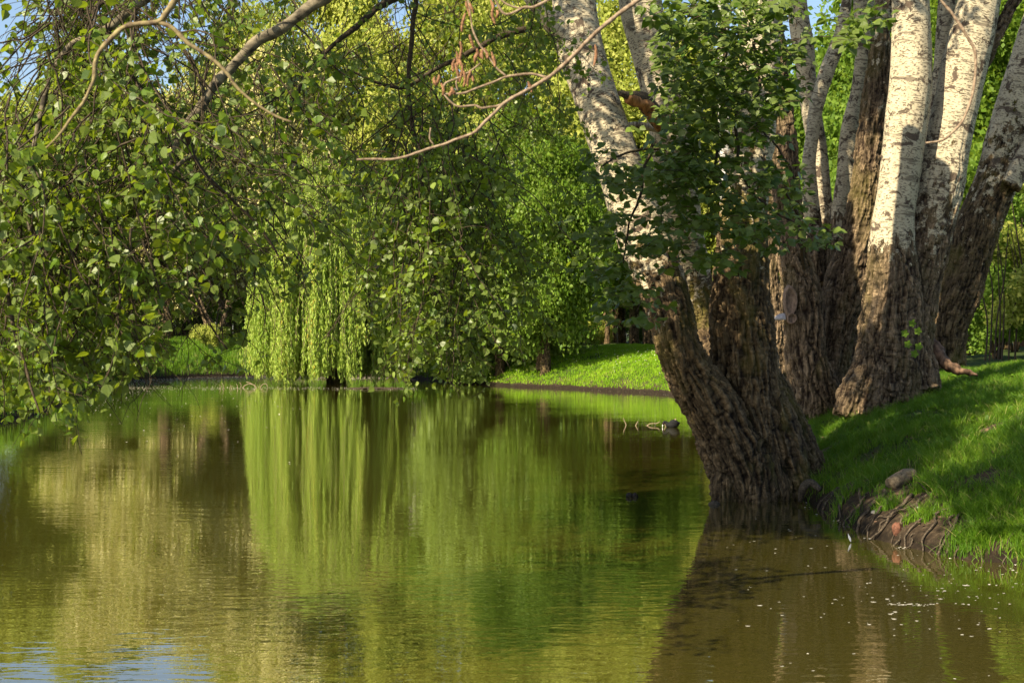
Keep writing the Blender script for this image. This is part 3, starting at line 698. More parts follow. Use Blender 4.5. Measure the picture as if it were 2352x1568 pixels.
# ------------------------------------------------------------------ root tangle on the near bank
def shore_pt(x, y, dz=0, push=0):
    return np.array([x, y, float(ground_z([x], [y])[0])+dz])
ri = 0
for (x0, y0, x1, y1, r_) in [(3.95, 16.6, 3.55, 15.9, .022), (4.0, 16.1, 3.58, 15.4, .02), (4.15, 15.7, 3.6, 14.9, .026), (4.05, 15.2, 3.62, 14.6, .016), (4.2, 14.9, 3.66, 14.3, .022), (4.25, 14.6, 3.72, 14.0, .02),
        (4.3, 14.3, 3.8, 13.8, .018), (4.35, 14.0, 3.9, 13.55, .016), (4.5, 13.9, 4.0, 13.25, .02), (4.45, 13.6, 4.1, 13.1, .014), (4.6, 13.5, 4.25, 12.95, .015), (3.9, 17.0, 3.5, 16.5, .02), (4.05, 15.9, 3.6, 15.5, .012), (4.1, 14.5, 3.7, 14.7, .012), (4.3, 13.8, 4.05, 13.4, .012), (4.7, 13.2, 4.4, 12.75, .012)]:
    n = 6; t = np.linspace(0, 1, n); xs = x0+(x1-x0)*t+rng.normal(0, .03, n); ys = y0+(y1-y0)*t+rng.normal(0, .05, n)
    zs = ground_z(xs, ys)+.03*np.sin(t*math.pi)+.006; zs[-1] = -.04
    pts = np.c_[xs, ys, zs]
    R = resample(pts, .03); T = Tubes(); T.add(R+(np.stack([fbm(R*9+s, 2, 60+s+ri) for s in range(3)], 1)-.5)*.06, np.linspace(r_, r_*.45, len(R)), 7)
    o = obj('root', T.mesh('root', M['root'])); o.parent = t1; o.matrix_parent_inverse = t1.matrix_basis.inverted(); ri += 1
for k in range(15):
    yy = rng.uniform(12.75, 17.2); xs_ = np.interp(yy, [12.66, 13, 13.7, 14.4, 15.2, 17.6], [4.56, 4.09, 3.8, 3.68, 3.64, 3.6])
    L_ = rng.uniform(.18, .6); n = 6; t = np.linspace(0, 1, n); an = rng.normal(0, .7)
    xs = xs_+L_*math.cos(an)*(1-t)*.75-.02+rng.normal(0, .015, n); ys = yy+L_*math.sin(an)*(1-t)+rng.normal(0, .02, n)
    zs = ground_z(xs, ys)+.012*np.sin(t*math.pi)+.003; zs[-1] = min(zs[-1], .0)
    R = resample(np.c_[xs, ys, zs], .03); T = Tubes(); T.add(R+(np.stack([fbm(R*11+s_, 2, 360+s_+k) for s_ in range(3)], 1)-.5)*.05, np.linspace(1, .4, len(R))*rng.uniform(.006, .015), 6)
    obj('root', T.mesh('root', M['root']), t1)
# knob root beside base
R = resample(np.array([[*P(1885, 1125, 17.2), .03], [*P(1862, 1108, 17.3), .05], [*P(1845, 1120, 17.3), .05], [*P(1838, 1150, 17.4), .03]]), .02)
T = Tubes(); T.add(R, R[:, 3], 12); o = obj('root', T.mesh('root', M['root']), t1)

# log piece, stick, brick, stones, feather
def blob(name, c, r, mat, seed=0, n=16, amp=.3):
    th = np.linspace(0, math.pi, n); ph = np.linspace(0, 2*math.pi, 2*n, endpoint=False)
    TH, PH = np.meshgrid(th, ph, indexing='ij'); d = np.stack([np.sin(TH)*np.cos(PH), np.sin(TH)*np.sin(PH), np.cos(TH)], -1).reshape(-1, 3)
    k = 1+amp*(fbm(d*1.6+seed*3.1, 3, seed)-.5)*2
    V = d*k[:, None]*np.array(r)+c; m = 2*n
    q = np.array([[i_*m+j, i_*m+(j+1) % m, (i_+1)*m+(j+1) % m, (i_+1)*m+j] for i_ in range(n-1) for j in range(m)])
    return mesh_np(name, V, q[:, ::-1], mat)
def gpt(u, v):
    """point on the near bank under pixel (u,v)"""
    ys = np.linspace(11.5, 30, 900); pts = P(u, v, 1.0)
    X_ = (u-1176)/F*ys; Z_ = CH-(v-784)/F*ys; g_ = ground_z(X_, ys)
    k = np.argmax(Z_ < g_); return np.array([X_[k], ys[k], g_[k]])
p0 = gpt(2045, 1125); p1 = gpt(2098, 1100)
R = resample(np.array([[*(p0+[0, 0, .05]), .075], [*((p0+p1)/2+[0, 0, .075]), .082], [*(p1+[0, 0, .05]), .06]]), .02)
T = Tubes(); T.add(R, R[:, 3], 16); V = np.vstack(T.V); V += (np.stack([fbm(V*9+s*5, 3, 95+s) for s in range(3)], 1)-.5)*.03; T.V = [V]
tag(obj('log', T.mesh('log', M['log'])), 'short pale weathered log half sunk in the grass above the roots', 'log')
pa = gpt(2145, 1160); pb = gpt(2108, 1122)+[0, 0, .07]
R = resample(np.array([pa+[0, 0, .01], (pa+pb)/2+[0, 0, .035], pb]), .02); T = Tubes(); T.add(R, np.linspace(.011, .007, len(R)), 6)
tag(obj('stick', T.mesh('stick', M['twig'])), 'thin dark stick poking out of the bank beside the pale log', 'stick')
pc = gpt(2058, 1215)
tag(obj('brick', blob('brick', pc+[0, -.04, .0], (.05, .05, .07), M['brick'], 3, amp=.35)), 'orange red broken brick stuck in the soil just above the water', 'brick')
for (u, v, s, lab) in [(2008, 1178, .035, 'small grey stone on the soil left of the brick'), (2148, 1186, .028, 'small rounded stone below the dark stick'), (2110, 1170, .03, 'dull grey pebble in the shaded soil under the log')]:
    tag(obj('stone', blob('stone', gpt(u, v)+[0, 0, .01], (s, s*.8, s*.7), M['stone'], int(u) % 7)), lab, 'stone')
fc = P(1953, 1262, 0); yy = CH*F/(1236-784+0)  # feather on the water
pf = np.array([(1954-1176)/F*14.15, 14.15, .0])
V = [pf+[-.004, 0, 0], pf+[.004, 0, 0]]; n = 10
ls = []
for k in range(n):
    t = k/(n-1); w = .012*math.sin(math.pi*min(1, t*.9+.08)); cx = pf+[-.01*t-.015*t*t, .01*t, .01+.085*t]
    ls.append((cx+[-w, 0, -.01*t], cx, cx+[w, .004, -.008]))
V = np.array([q for l in ls for q in l]); q = np.array([[3*k+j, 3*k+j+1, 3*k+j+4, 3*k+j+3] for k in range(n-1) for j in range(2)])
tag(obj('feather', mesh_np('feather', V, q, M['feather'])), 'small upright white feather at the foot of the roots', 'feather')

# ------------------------------------------------------------------ overhanging poplar branches (left)
def screen_curtain(fo, starts, vbot, leafsize, every, child_every=.14, child_len=(.15, .5), lean=(0, 0), keep=None, thick=.006, per=1, wander=.10, k=4):
    for (u, v, y) in starts:
        p0 = P(u, v, y); vb = vbot(u) if v > -29 or leafsize > .056 else rng.uniform(60, 200); L = (vb-v)/F*y*rng.uniform(.6, 1.02)
        if L < .25: L = .25
        pts = grow(p0, (lean[0]+rng.normal()*(.75 if v < 500 else .4), lean[1]+rng.normal()*.4, -1), L, .06, .35, wander*1.25)
        fo.T.add(pts, np.linspace(thick, thick*.35, len(pts)), k)
        nch = int(L/child_every)
        for c in range(nch):
            q = pts[rng.integers(0, len(pts))]
            d = rand_unit(1)[0]; d[2] = d[2]*.4-.35
            ch = grow(q, d, rng.uniform(*child_len), .05, 1.6, .13)
            fo.T.add(ch, np.linspace(thick*.5, thick*.2, len(ch)), 3)
            fo.leaves_on(ch, every, leafsize, per, keep=keep)
        fo.leaves_on(pts, every*1.5, leafsize, per, keep=keep, start=.1)

def interp(tab):
    xs = [a for a, _ in tab]; ys = [b for _, b in tab]
    return lambda u: float(np.interp(u, xs, ys))
ob = empty('overhanging_branch', P(560, -100, 9.5), 'big leafy poplar branch hanging over the water at the upper left, with pale limb', 'branch')
def limb(path, y0, y1=None, mat='limb', name='limb', parent=None, k=10):
    S = stem_world(path, y0, y1); R = resample(S, .03)
    R[:, :3] += (np.stack([fbm(R[:, :3]*5+s, 2, 100+s) for s in range(3)], 1)-.5)*.03
    T = Tubes(); T.add(R, R[:, 3]*(1+.35*(fbm(R[:, :3]*18, 2, 4)-.5)), k)
    obj(name, T.mesh(name, M[mat]), parent); return R
L1 = limb([(900, -110, 36), (731, 0, 30), (643, 68, 26), (588, 99, 27), (533, 154, 24), (485, 205, 24), (451, 260, 23), (424, 297, 22), (403, 328, 19), (390, 376, 17), (355, 420, 15), (328, 472, 12), (290, 560, 10), (250, 640, 8), (225, 720, 6)], 8.6, 8.2, parent=ob)
limb([(426, 292, 15), (444, 352, 12), (472, 400, 10), (530, 455, 7), (598, 523, 6), (650, 600, 4)], 7.7, 8.2, 'twig', parent=ob)
limb([(446, 356, 10), (393, 400, 10), (376, 455, 8), (338, 492, 6), (300, 530, 5)], 7.7, 7.8, 'limb', parent=ob)
limb([(360, -20, 24), (338, 0, 23), (290, 31, 21), (250, 62, 19), (181, 92, 17), (150, 123, 16), (113, 191, 14), (96, 256, 13), (85, 308, 12), (68, 376, 11), (60, 460, 10), (75, 560, 9), (110, 680, 7)], 8.3, 8.0, 'limb', parent=ob)
limb([(260, -20, 16), (246, 0, 16), (212, 31, 15), (207, 68, 14), (212, 130, 13), (225, 160, 12), (280, 150, 9), (318, 190, 8), (350, 230, 6), (356, 300, 5), (352, 380, 4)], 8.6, 8.3, 'twig', parent=ob)
limb([(60, 470, 12), (90, 560, 9), (160, 640, 8), (230, 700, 7), (300, 790, 5), (330, 850, 4)], 7.9, 7.6, 'twig', parent=ob)
limb([(70, 390, 14), (30, 480, 12), (10, 600, 11), (25, 720, 9), (60, 850, 7), (90, 950, 4)], 7.8, 7.4, 'twig', parent=ob)
limb([(310, 520, 10), (370, 600, 8), (440, 660, 7), (480, 740, 5), (520, 800, 4)], 9.0, 8.6, 'twig', parent=ob)
vbA = interp([(-200, 960), (0, 1000), (100, 985), (230, 985), (285, 900), (312, 810), (400, 770), (480, 800), (560, 850), (610, 790), (660, 700), (720, 560), (800, 620), (900, 500)])
def dens(p, holes, seed, base=.42, sc_=2.4):
    u, v = to_uv(p)
    n = fbm(p*sc_, 3, seed)
    thr = np.full(len(p), base)
    for (hu, hv, ru, rv, amt) in holes:
        thr += amt*np.exp(-((u-hu)/ru)**2-((v-hv)/rv)**2)
    return n > thr
holesA = [(60, 160, 30, 60, .3), (455, 190, 35, 70, .35), (250, 330, 60, 60, .12), (480, 450, 80, 80, .10), (540, 330, 70, 60, .1), (380, 560, 90, 70, .08), (470, 700, 90, 70, .1), (150, 60, 60, 40, .1)]
fo = Foliage()
st_ = []
for _ in range(265):      # dense left mass
    u = rng.uniform(-60, 330); st_.append((u, rng.uniform(-60, 800) if rng.random() < .8 else rng.uniform(-80, 60), rng.uniform(7.2, 9.3)))
st_ = [s for s in st_ if s[1] < vbA(s[0])-60 and not (s[0] < 100 and s[1] < 190 and rng.random() < .96)]
for _ in range(75):      # looser right part
    u = rng.uniform(300, 680); v = rng.uniform(-60, vbA(u)-80); st_.append((u, v, rng.uniform(8.3, 10.5)))
for _ in range(60):
    st_.append((rng.uniform(90, 560), rng.uniform(-110, -30), rng.uniform(7.6, 9.5)))
kA = lambda p: dens(p, holesA, 5, .41) & (dens(p, holesA, 95, .47, 1.5) | (to_uv(p)[0] < 290))
screen_curtain(fo, st_, lambda u: min(vbA(u), 1e9), .055, .042, keep=kA, child_every=.125)
# trim by the bottom outline
PP = np.vstack(fo.P); AA = np.vstack(fo.A); NN = np.vstack(fo.Nn); SS = np.concatenate(fo.S)
u_, v_ = to_uv(PP); kk = v_ < np.interp(u_, [-300, 0, 100, 230, 285, 312, 400, 480, 560, 610, 660, 720, 800, 900], [1030, 1030, 1010, 1015, 920, 860, 830, 850, 865, 820, 760, 640, 640, 560])
fo.P, fo.A, fo.Nn, fo.S = [PP[kk]], [AA[kk]], [NN[kk]], [SS[kk]]
fo.build(ob, 'poplar', M['leaf_near'], M['twig'])

# mid upper foliage (farther branch, u 480..1300)
om = empty('overhanging_branch', P(900, -100, 14), 'leafy poplar branches spread across the top middle behind the thin dead twig', 'branch')
limb([(1330, -20, 30), (1180, -60, 26), (1020, -40, 22), (900, 0, 18), (820, 60, 14), (740, 130, 10), (680, 220, 8), (640, 320, 6)], 15.5, 14, 'twig', parent=om)
limb([(1240, 60, 16), (1160, 80, 14), (1080, 120, 12), (1000, 160, 10), (930, 200, 9), (870, 190, 7), (800, 160, 5)], 16, 15, 'twig', parent=om)
limb([(960, -40, 12), (945, 100, 11), (940, 250, 10), (960, 350, 9), (970, 430, 8), (990, 560, 6), (1000, 700, 4)], 13.5, 13.2, 'twig', parent=om)
holesM = [(920, 110, 60, 110, .22), (880, 40, 45, 40, .25), (640, 300, 80, 80, .12), (560, 250, 50, 80, .1), (850, 330, 60, 60, .08), (1230, 400, 80, 60, .1)]
fo = Foliage(); st_ = []
vbM = interp([(440, 400), (600, 430), (700, 430), (760, 580), (800, 450), (860, 490), (1000, 560), (1150, 400), (1340, 300)])
for _ in range(175):
    u = rng.uniform(450, 1290); st_.append((u, rng.uniform(-60, vbM(u)-60), rng.uniform(12.5, 18)))
kM = lambda p: dens(p, holesM, 15, .44, 1.6) & (dens(p, holesM, 96, .47, 1.1) | (to_uv(p)[0] > 800))
screen_curtain(fo, st_, vbM, .058, .042, child_len=(.2, .6), child_every=.15, keep=kM, wander=.14)
fo.build(om, 'hex', M['leaf_near'], M['twig'])

# hanging dark curtain centre (u 800..1110, v 300..930)
oc = empty('hanging_branch', P(960, 200, 13.5), 'dark drooping poplar twigs hanging to the water right of the willow', 'branch')
fo = Foliage(); st_ = []
vbC = interp([(780, 640), (840, 740), (890, 840), (940, 860), (1000, 880), (1035, 925), (1060, 900), (1090, 850), (1120, 740), (1180, 600)])
for _ in range(125):
    u = rng.normal(1015, 60); u = min(max(u, 915), 1175); st_.append((u, rng.uniform(200, vbC(u)-100), rng.uniform(12.5, 15)))
kC = lambda p: dens(p, [(870, 560, 50, 120, .08)], 25, .40, 1.8)
screen_curtain(fo, st_, vbC, .062, .045, child_len=(.15, .5), child_every=.13, keep=kC, wander=.07, thick=.007)
fo.build(oc, 'poplar', M['leaf_near'], M['twig'])

# ------------------------------------------------------------------ near dark leaf cluster in front of T1
of = empty('leafy_shoots', P(1640, 500, 16.5), 'dark green leafy shoots sprouting in front of the leaning poplar stems', 'branch')
fo = Foliage()
inside = [(1620, 10, 110, 40), (1560, 60, 70, 50), (1750, 20, 80, 50), (1580, 220, 80, 60), (1690, 560, 70, 40), (1560, 400, 90, 60), (1640, 60, 120, 60), (1700, 150, 120, 70), (1640, 230, 110, 80), (1560, 330, 90, 70), (1720, 300, 90, 80), (1640, 400, 130, 70), (1520, 430, 90, 70), (1430, 420, 70, 60), (1560, 520, 90, 60), (1690, 480, 80, 60), (1800, 420, 60, 60),
          (1620, 600, 60, 35), (1790, 520, 70, 40), (1870, 545, 55, 35), (1400, 520, 50, 60), (1380, 620, 50, 40), (1450, 660, 60, 50), (1480, 730, 40, 25), (1400, 700, 40, 30), (1780, 200, 50, 60), (1820, 130, 40, 30), (1560, 130, 60, 60), (1500, 560, 60, 40), (1740, 60, 60, 50), (1360, 380, 40, 30), (1850, 90, 20, 20), (1950, 60, 45, 40), (2010, 30, 40, 30)]
for (cu, cv, ru, rv) in inside:
    nn = max(3, int(ru*rv/(135 if cv < 260 else 180)))
    for _ in range(nn):
        u = cu+rng.normal()*ru*.5; v = cv+rng.normal()*rv*.55; y = rng.uniform(14.6, 17.2)
        p = P(u, v, y); d = rand_unit(1)[0]; d[2] = abs(d[2])*.3
        L = rng.uniform(.15, .4); ch = grow(p-d*L, d, L, .05, .3, .08); fo.T.add(ch, np.linspace(.005, .002, len(ch)), 3)
        n = rng.integers(6, 11); an = rng.uniform(0, 6.28)+np.arange(n)*2.4
        a_ = np.c_[np.cos(an), np.sin(an)*.8, rng.normal(-.15, .35, n)]; pet = rng.uniform(.03, .075, n)
        fo.leaf(ch[-1]+a_*pet[:, None], a_+np.array([0, 0, -.25]), np.c_[rng.normal(0, .45, n), rng.normal(-.5, .4, n), np.full(n, .8)], rng.uniform(.065, .125, n))
for path in [[(1500, 330, 9), (1480, 390, 8), (1470, 450, 7), (1440, 520, 5), (1430, 600, 4)], [(1660, 60, 12), (1665, 150, 11), (1640, 230, 9), (1650, 330, 8), (1620, 420, 5)], [(1830, 420, 6), (1780, 330, 5), (1750, 300, 5)], [(1700, 180, 9), (1690, 330, 8), (1720, 430, 6), (1800, 500, 5), (1860, 540, 4)],
             [(1735, 100, 8), (1745, 200, 7), (1740, 330, 6)], [(1590, 350, 9), (1570, 450, 7), (1560, 560, 5), (1600, 610, 3)], [(1530, 345, 7), (1440, 350, 6), (1380, 380, 4)], [(1850, 620, 9), (1840, 520, 8), (1800, 430, 6)]]:
    S = stem_world(path, 16.8, 15.8); R = resample(S, .05); R[:, :3] += (np.stack([fbm(R[:, :3]*4+s, 2, 130+s) for s in range(3)], 1)-.5)*.08; fo.T.add(R, R[:, 3], 5)
fo.build(of, 'poplar', M['leaf_shade'], M['twig'], backflip=.12)

# ------------------------------------------------------------------ foreground bare twigs
def z2(pts, w0, w1):  # crop coordinates -> pixels
    n = len(pts); return [(746.4+x*.3418, y*.3418, w0+(w1-w0)*i/(n-1)) for i, (x, y) in enumerate(pts)]
def twig_thing(name, label, paths, y, mat, knob=.3):
    root = empty(name, P(*paths[0][0][:2], y), label, 'twig')
    for i, pth in enumerate(paths):
        S = stem_world(pth, y); R = resample(S, .008)
        R[:, :3] += (np.stack([fbm(R[:, :3]*14+s, 2, 150+s) for s in range(3)], 1)-.5)*.012
        T = Tubes(); T.add(R, R[:, 3]*(1+knob*(vnoise(R[:, :3]*55, 6)-.4)), 7); obj('shoot' if i else 'stem', T.mesh('shoot', M[mat]), root)
    return root
yt = 4.6
tw1 = twig_thing('bare_twig', 'bare brown twig with dried catkins crossing in front of the pale stem', [
    z2([(2200, -60), (2110, 0), (1880, 170), (1720, 330), (1600, 440), (1490, 530), (1370, 600), (1200, 700), (1100, 800), (1000, 890), (880, 940), (730, 990), (600, 1030), (430, 1070), (215, 1078)], 11, 5),
    z2([(1490, 525), (1380, 500), (1230, 520), (1100, 570), (950, 620), (880, 630), (800, 625), (800, 570), (830, 545), (930, 510), (1040, 430)], 6, 4),
    z2([(1230, 520), (1150, 460), (1080, 360), (1050, 320), (1000, 220), (980, 100), (955, -30)], 4.5, 4),
    z2([(1200, 705), (1060, 730), (1010, 708), (900, 715), (840, 680), (795, 630)], 5.5, 4),
    z2([(735, 972), (702, 930), (708, 860)], 4, 3), z2([(890, 610), (880, 560), (890, 520)], 4, 3)], yt, 'twig_dry')
tw1b = twig_thing('bare_twig', 'short bare twig dipping in at the top edge left of the pale stem', [z2([(1560, -40), (1480, 10), (1400, 45), (1340, 45), (1250, 95), (1200, 85), (1150, 5), (1140, -40)], 7, 5), z2([(1400, 44), (1300, 50), (1220, 20), (1150, -30)], 5, 4)], yt, 'twig_dry')
def catkin(x, y, ln, parent, yd):
    c = P(746.4+x*.3418, y*.3418, yd); n = 9; t = np.linspace(0, 1, n)
    pts = c+np.c_[np.sin(t*3+x)*.006, np.cos(t*4+y)*.004, -t*ln]
    T = Tubes(); T.add(resample(pts, .003), 0.0, 6); R = resample(pts, .003); T = Tubes()
    T.add(R, 0.005*np.sqrt(np.sin(np.linspace(.15, 2.95, len(R))))*(1+.5*(vnoise(R*260, 8)-.3)), 7)
    obj('catkin', T.mesh('catkin', M['catkin']), parent)
for (x, y, l_) in [(905, 280, .05), (880, 350, .055), (900, 350, .05), (915, 370, .04), (870, 400, .04), (885, 430, .055), (912, 430, .06), (930, 480, .05), (970, 480, .05), (985, 470, .04), (1065, 320, .04), (1080, 325, .035), (1020, 340, .04), (1035, 330, .03), (1130, 350, .05), (985, 235, .045), (932, 90, .06), (960, 10, .05), (985, 20, .035), (755, 505, .035), (745, 515, .03), (785, 560, .04), (850, 590, .03), (865, 585, .025), (1375, 550, .035)]:
    catkin(x, y, l_, tw1, yt)
for (x, y, l_) in [(1135, 60, .05), (1118, 0, .04), (1150, 70, .025)]: catkin(x, y, l_, tw1b, yt)
# little hanging catkin in front of stem
catkin(1810, 300, .07, tw1, yt-.02)
tw2 = twig_thing('lichened_twig', 'forked lichen spotted twig arching down at the upper left', [
    [(420, -40, 17), (403, 0, 16), (379, 34, 15), (362, 50, 14), (318, 56, 12), (284, 65, 12), (253, 92, 11), (232, 116, 11), (219, 147, 10), (212, 191, 9), (195, 232, 8), (171, 263, 8), (144, 297, 6), (106, 342, 4)],
    [(362, 50, 11), (396, 68, 10), (434, 99, 10), (485, 133, 9), (523, 167, 8), (547, 205, 7), (581, 232, 7), (632, 263, 6), (673, 280, 5)]], 4.2, 'twig_lichen', .45)
tw3 = twig_thing('curved_twig', 'bare twig curving down in front of the cream double poplar', [
    [(2150, -30, 7), (2161, 0, 7), (2183, 27, 7), (2210, 64, 7), (2231, 99, 7), (2243, 128, 7), (2239, 174, 6.5), (2231, 227, 6.5), (2210, 281, 6), (2183, 310, 5.5), (2156, 324, 5), (2127, 328, 4)]], 5, 'twig_dry', .45)

# ------------------------------------------------------------------ willow
wl = empty('willow_tree', (-8.6, 68.5, 0), 'bright weeping willow with fronds trailing to the water', 'tree')
S = np.array([[-8.6, 69.5, -.4, .5], [-8.5, 69.3, 2, .42], [-8.2, 69, 5, .36], [-8.5, 68.5, 8, .28], [-8.0, 68, 11, .15]])
obj('trunk', trunk_mesh('willow_trunk', [S, np.array([[-8.3, 69, 5, .25], [-9.6, 68, 8, .18], [-11, 67.5, 10, .1]]), np.array([[-8.3, 69, 6, .22], [-7, 67.6, 8.5, .16], [-5.8, 67, 9.8, .1]])], [NB]*3, M['bark'], .07, .06), wl)
Pw = []; Aw = []; T = Tubes(); rw = []
bun = []
for _ in range(115):
    an = rng.uniform(0, 2*math.pi); rad = 3.6*rng.random()**.4
    bun.append((an, rad, 10.6-(rad/3.6)**2*3.2+rng.normal()*.5, (.1+abs(rng.normal())*.25 if rng.random() < .7 else rng.uniform(.8, 3.5)), rng.normal(.5, .13)))
for k in range(2200):
    an, rad, h, bot, brn = bun[k % len(bun)]
    x = -8.75+rad*.88*math.cos(an)+rng.normal(0, .27); y = 68.6+rad*.9*math.sin(an)+rng.normal(0, .25)
    h += rng.normal()*.3; bot = max(.08, bot+abs(rng.normal())*.6)
    if rng.random() < .25: bot += rng.uniform(0, 3)
    if x > -5.6: bot += rng.uniform(0, .8)
    n = 14; t = np.linspace(0, 1, n); out = np.array([math.cos(an), math.sin(an)])
    g_ = rng.normal(0, .12, 2)
    sx = x+out[0]*.5*np.sin(t*1.2)+g_[0]*t+.12*np.sin(t*(4+brn*6)+an*5+k*.02)*t; sy = y+out[1]*.5*np.sin(t*1.2)+g_[1]*t+.05*np.cos(t*6+k); sz = h+(bot-h)*t
    pts = np.c_[sx, sy, sz]
    if k % 3 == 0: T.add(pts, .009, 3)
    m = int((h-bot)*24); q = rng.random(m)**.9
    base = np.stack([np.interp(q, t, pts[:, j]) for j in range(3)], 1)+rng.normal(size=(m, 3))*.035
    a_ = rand_unit(m)*.38; a_[:, 2] -= 1
    Pw.append(base); Aw.append(a_); rw.append(np.clip(rng.normal(brn, .18, m), 0, 1))
Pw = np.vstack(Pw); Aw = np.vstack(Aw); nm = rand_unit(len(Pw)); nm[:, 1] -= .5; nm[:, 2] += .35
obj('fronds', leaf_mesh('fronds', Pw, Aw, nm, rng.uniform(.12, .24, len(Pw)), 'lance', M['leaf_willow'], np.concatenate(rw)), wl)
obj('branches', T.mesh('branches', M['stick']), wl)
# islet of floating debris beside it
R = blob('floating_debris', (P(870, 892, 60.5)*[1, 1, 0])+[0, 0, .01], (1.15, .35, .05), M['twig'], 4, 12, .5)
tag(obj('floating_debris', R), 'flat dark raft of twigs floating in front of the willow', 'debris')

# ------------------------------------------------------------------ background trees
def crown_mesh(name, r, h, leafsize, n, mat, seed, nclump=70, shape='dia', low=.0, gap=.9):
    """crown occupying z 0..h around origin, radius r"""
    rg = np.random.default_rng(seed)
    d = rg.normal(size=(nclump, 3)); d /= np.linalg.norm(d, axis=1)[:, None]
    rad = rg.uniform(.35, 1., nclump)**.6
    c = d*rad[:, None]*np.array([r*.82, r*.82, h*.44]); c[:, 2] += h*.5
    # narrower top
    t = np.clip(c[:, 2]/h, 0, 1); c[:, :2] *= (1.12-.55*t**2)[:, None]
    cr = r*rg.uniform(.16, .34, nclump)
    w = cr**2; idx = rg.choice(nclump, n, p=w/w.sum())
    q = rg.normal(size=(n, 3)); q /= np.linalg.norm(q, axis=1)[:, None]
    q *= (rg.uniform(.0, 1, n)**.45)[:, None]
    p = c[idx]+q*cr[idx][:, None]*np.array([1.1, 1.1, .85])
    nz = fbm(p*1.1, 3, seed); k = nz > .36; p = p[k]; q = q[k]; m = len(p)
    p += rg.normal(size=p.shape)*leafsize*.5
    a_ = rg.normal(size=(m, 3)); a_[:, 2] -= .6
    nn = rg.normal(size=(m, 3))*.55+q*.5+np.array([-.55, -.6, .55])
    rnd = np.clip(rg.random(m)*.7+.3*fbm(p*.6, 2, seed+3)+rg.normal(0, .05, m), 0, 1)
    S_, Fs, kk_ = leaf_arrays(p, a_, nn, leafsize*rg.uniform(.6, 1.25, m), shape)
    return mesh_np(name, S_, Fs, mat, {'rnd': np.repeat(rnd, kk_)}, smooth=False)
crowns = {}
for key, mat, r, h, ls, n, seeds in [('cream', 'leaf_cream', 5.2, 15, .24, 62000, (1, 2)), ('bright', 'leaf_bright', 5.2, 17, .24, 62000, (3, 4)), ('green', 'leaf_green', 5.2, 16, .24, 62000, (5, 6)), ('dark', 'leaf_dark', 5.2, 16, .26, 45000, (7,)), ('poplar', 'leaf_mid', 4.5, 10, .20, 56000, (8, 9))]:
    crowns[key] = [crown_mesh('crown', r, h, ls, n, M[mat], s, nclump=80 if key != 'poplar' else 110) for s in seeds]
cdim = {'cream': (5.2, 15), 'bright': (5.2, 17), 'green': (5.2, 16), 'dark': (5.2, 16), 'poplar': (4.5, 10)}
trunkdat = []
for s in range(2):
    S = np.array([[0, 0, -.5, .42], [.05, 0, .6, .32], [.15, .1, 3, .26], [.0, .2, 6, .2], [.2, .1, 10, .12]])
    S2 = np.array([[.12, .1, 3, .18], [-1.1, .3, 6, .12], [-2, .4, 9, .07]]); S3 = np.array([[.1, .1, 3.6, .16], [1.2, -.4, 6.5, .11], [2.2, -.6, 9, .06]])
    trunkdat.append(trunk_mesh('trunk', [S, S2, S3] if s else [S, S2], [NB]*3, M['bark'], .06, .05))
names = {'cream': 'blossoming_tree', 'bright': 'broadleaf_tree', 'green': 'broadleaf_tree', 'dark': 'broadleaf_tree', 'poplar': 'poplar_tree'}
cnt = 0
def btree(kind, u, y, top, radius, base_z=1.6, label=None, crown_from=1.5, x=None, rot=None, cat='tree', group='trees beyond the pond'):
    """top: pixel v of the top"""
    global cnt
    x = (u-1176)/F*y if x is None else x
    zt = CH+(784-top)/F*y
    gz = float(ground_z([x], [y], detail=False)[0])
    root = empty(names[kind], (x, y, gz), label, cat, group)
    r0, h0 = cdim[kind]
    cm = crowns[kind][cnt % len(crowns[kind])]; cnt += 1
    c = obj('crown', cm); c.parent = root
    c.location = (0, 0, crown_from); c.scale = (radius/r0, radius/r0, (zt-gz-crown_from)/h0)
    c.rotation_euler = (0, 0, rot if rot is not None else rng.uniform(0, 6.28))
    t = obj('trunk', trunkdat[cnt % 2]); t.parent = root
    sc_ = (zt-gz)/14; t.scale = (sc_*.9, sc_*.9, sc_); t.rotation_euler = (0, 0, rng.uniform(0, 6.28))
    return root
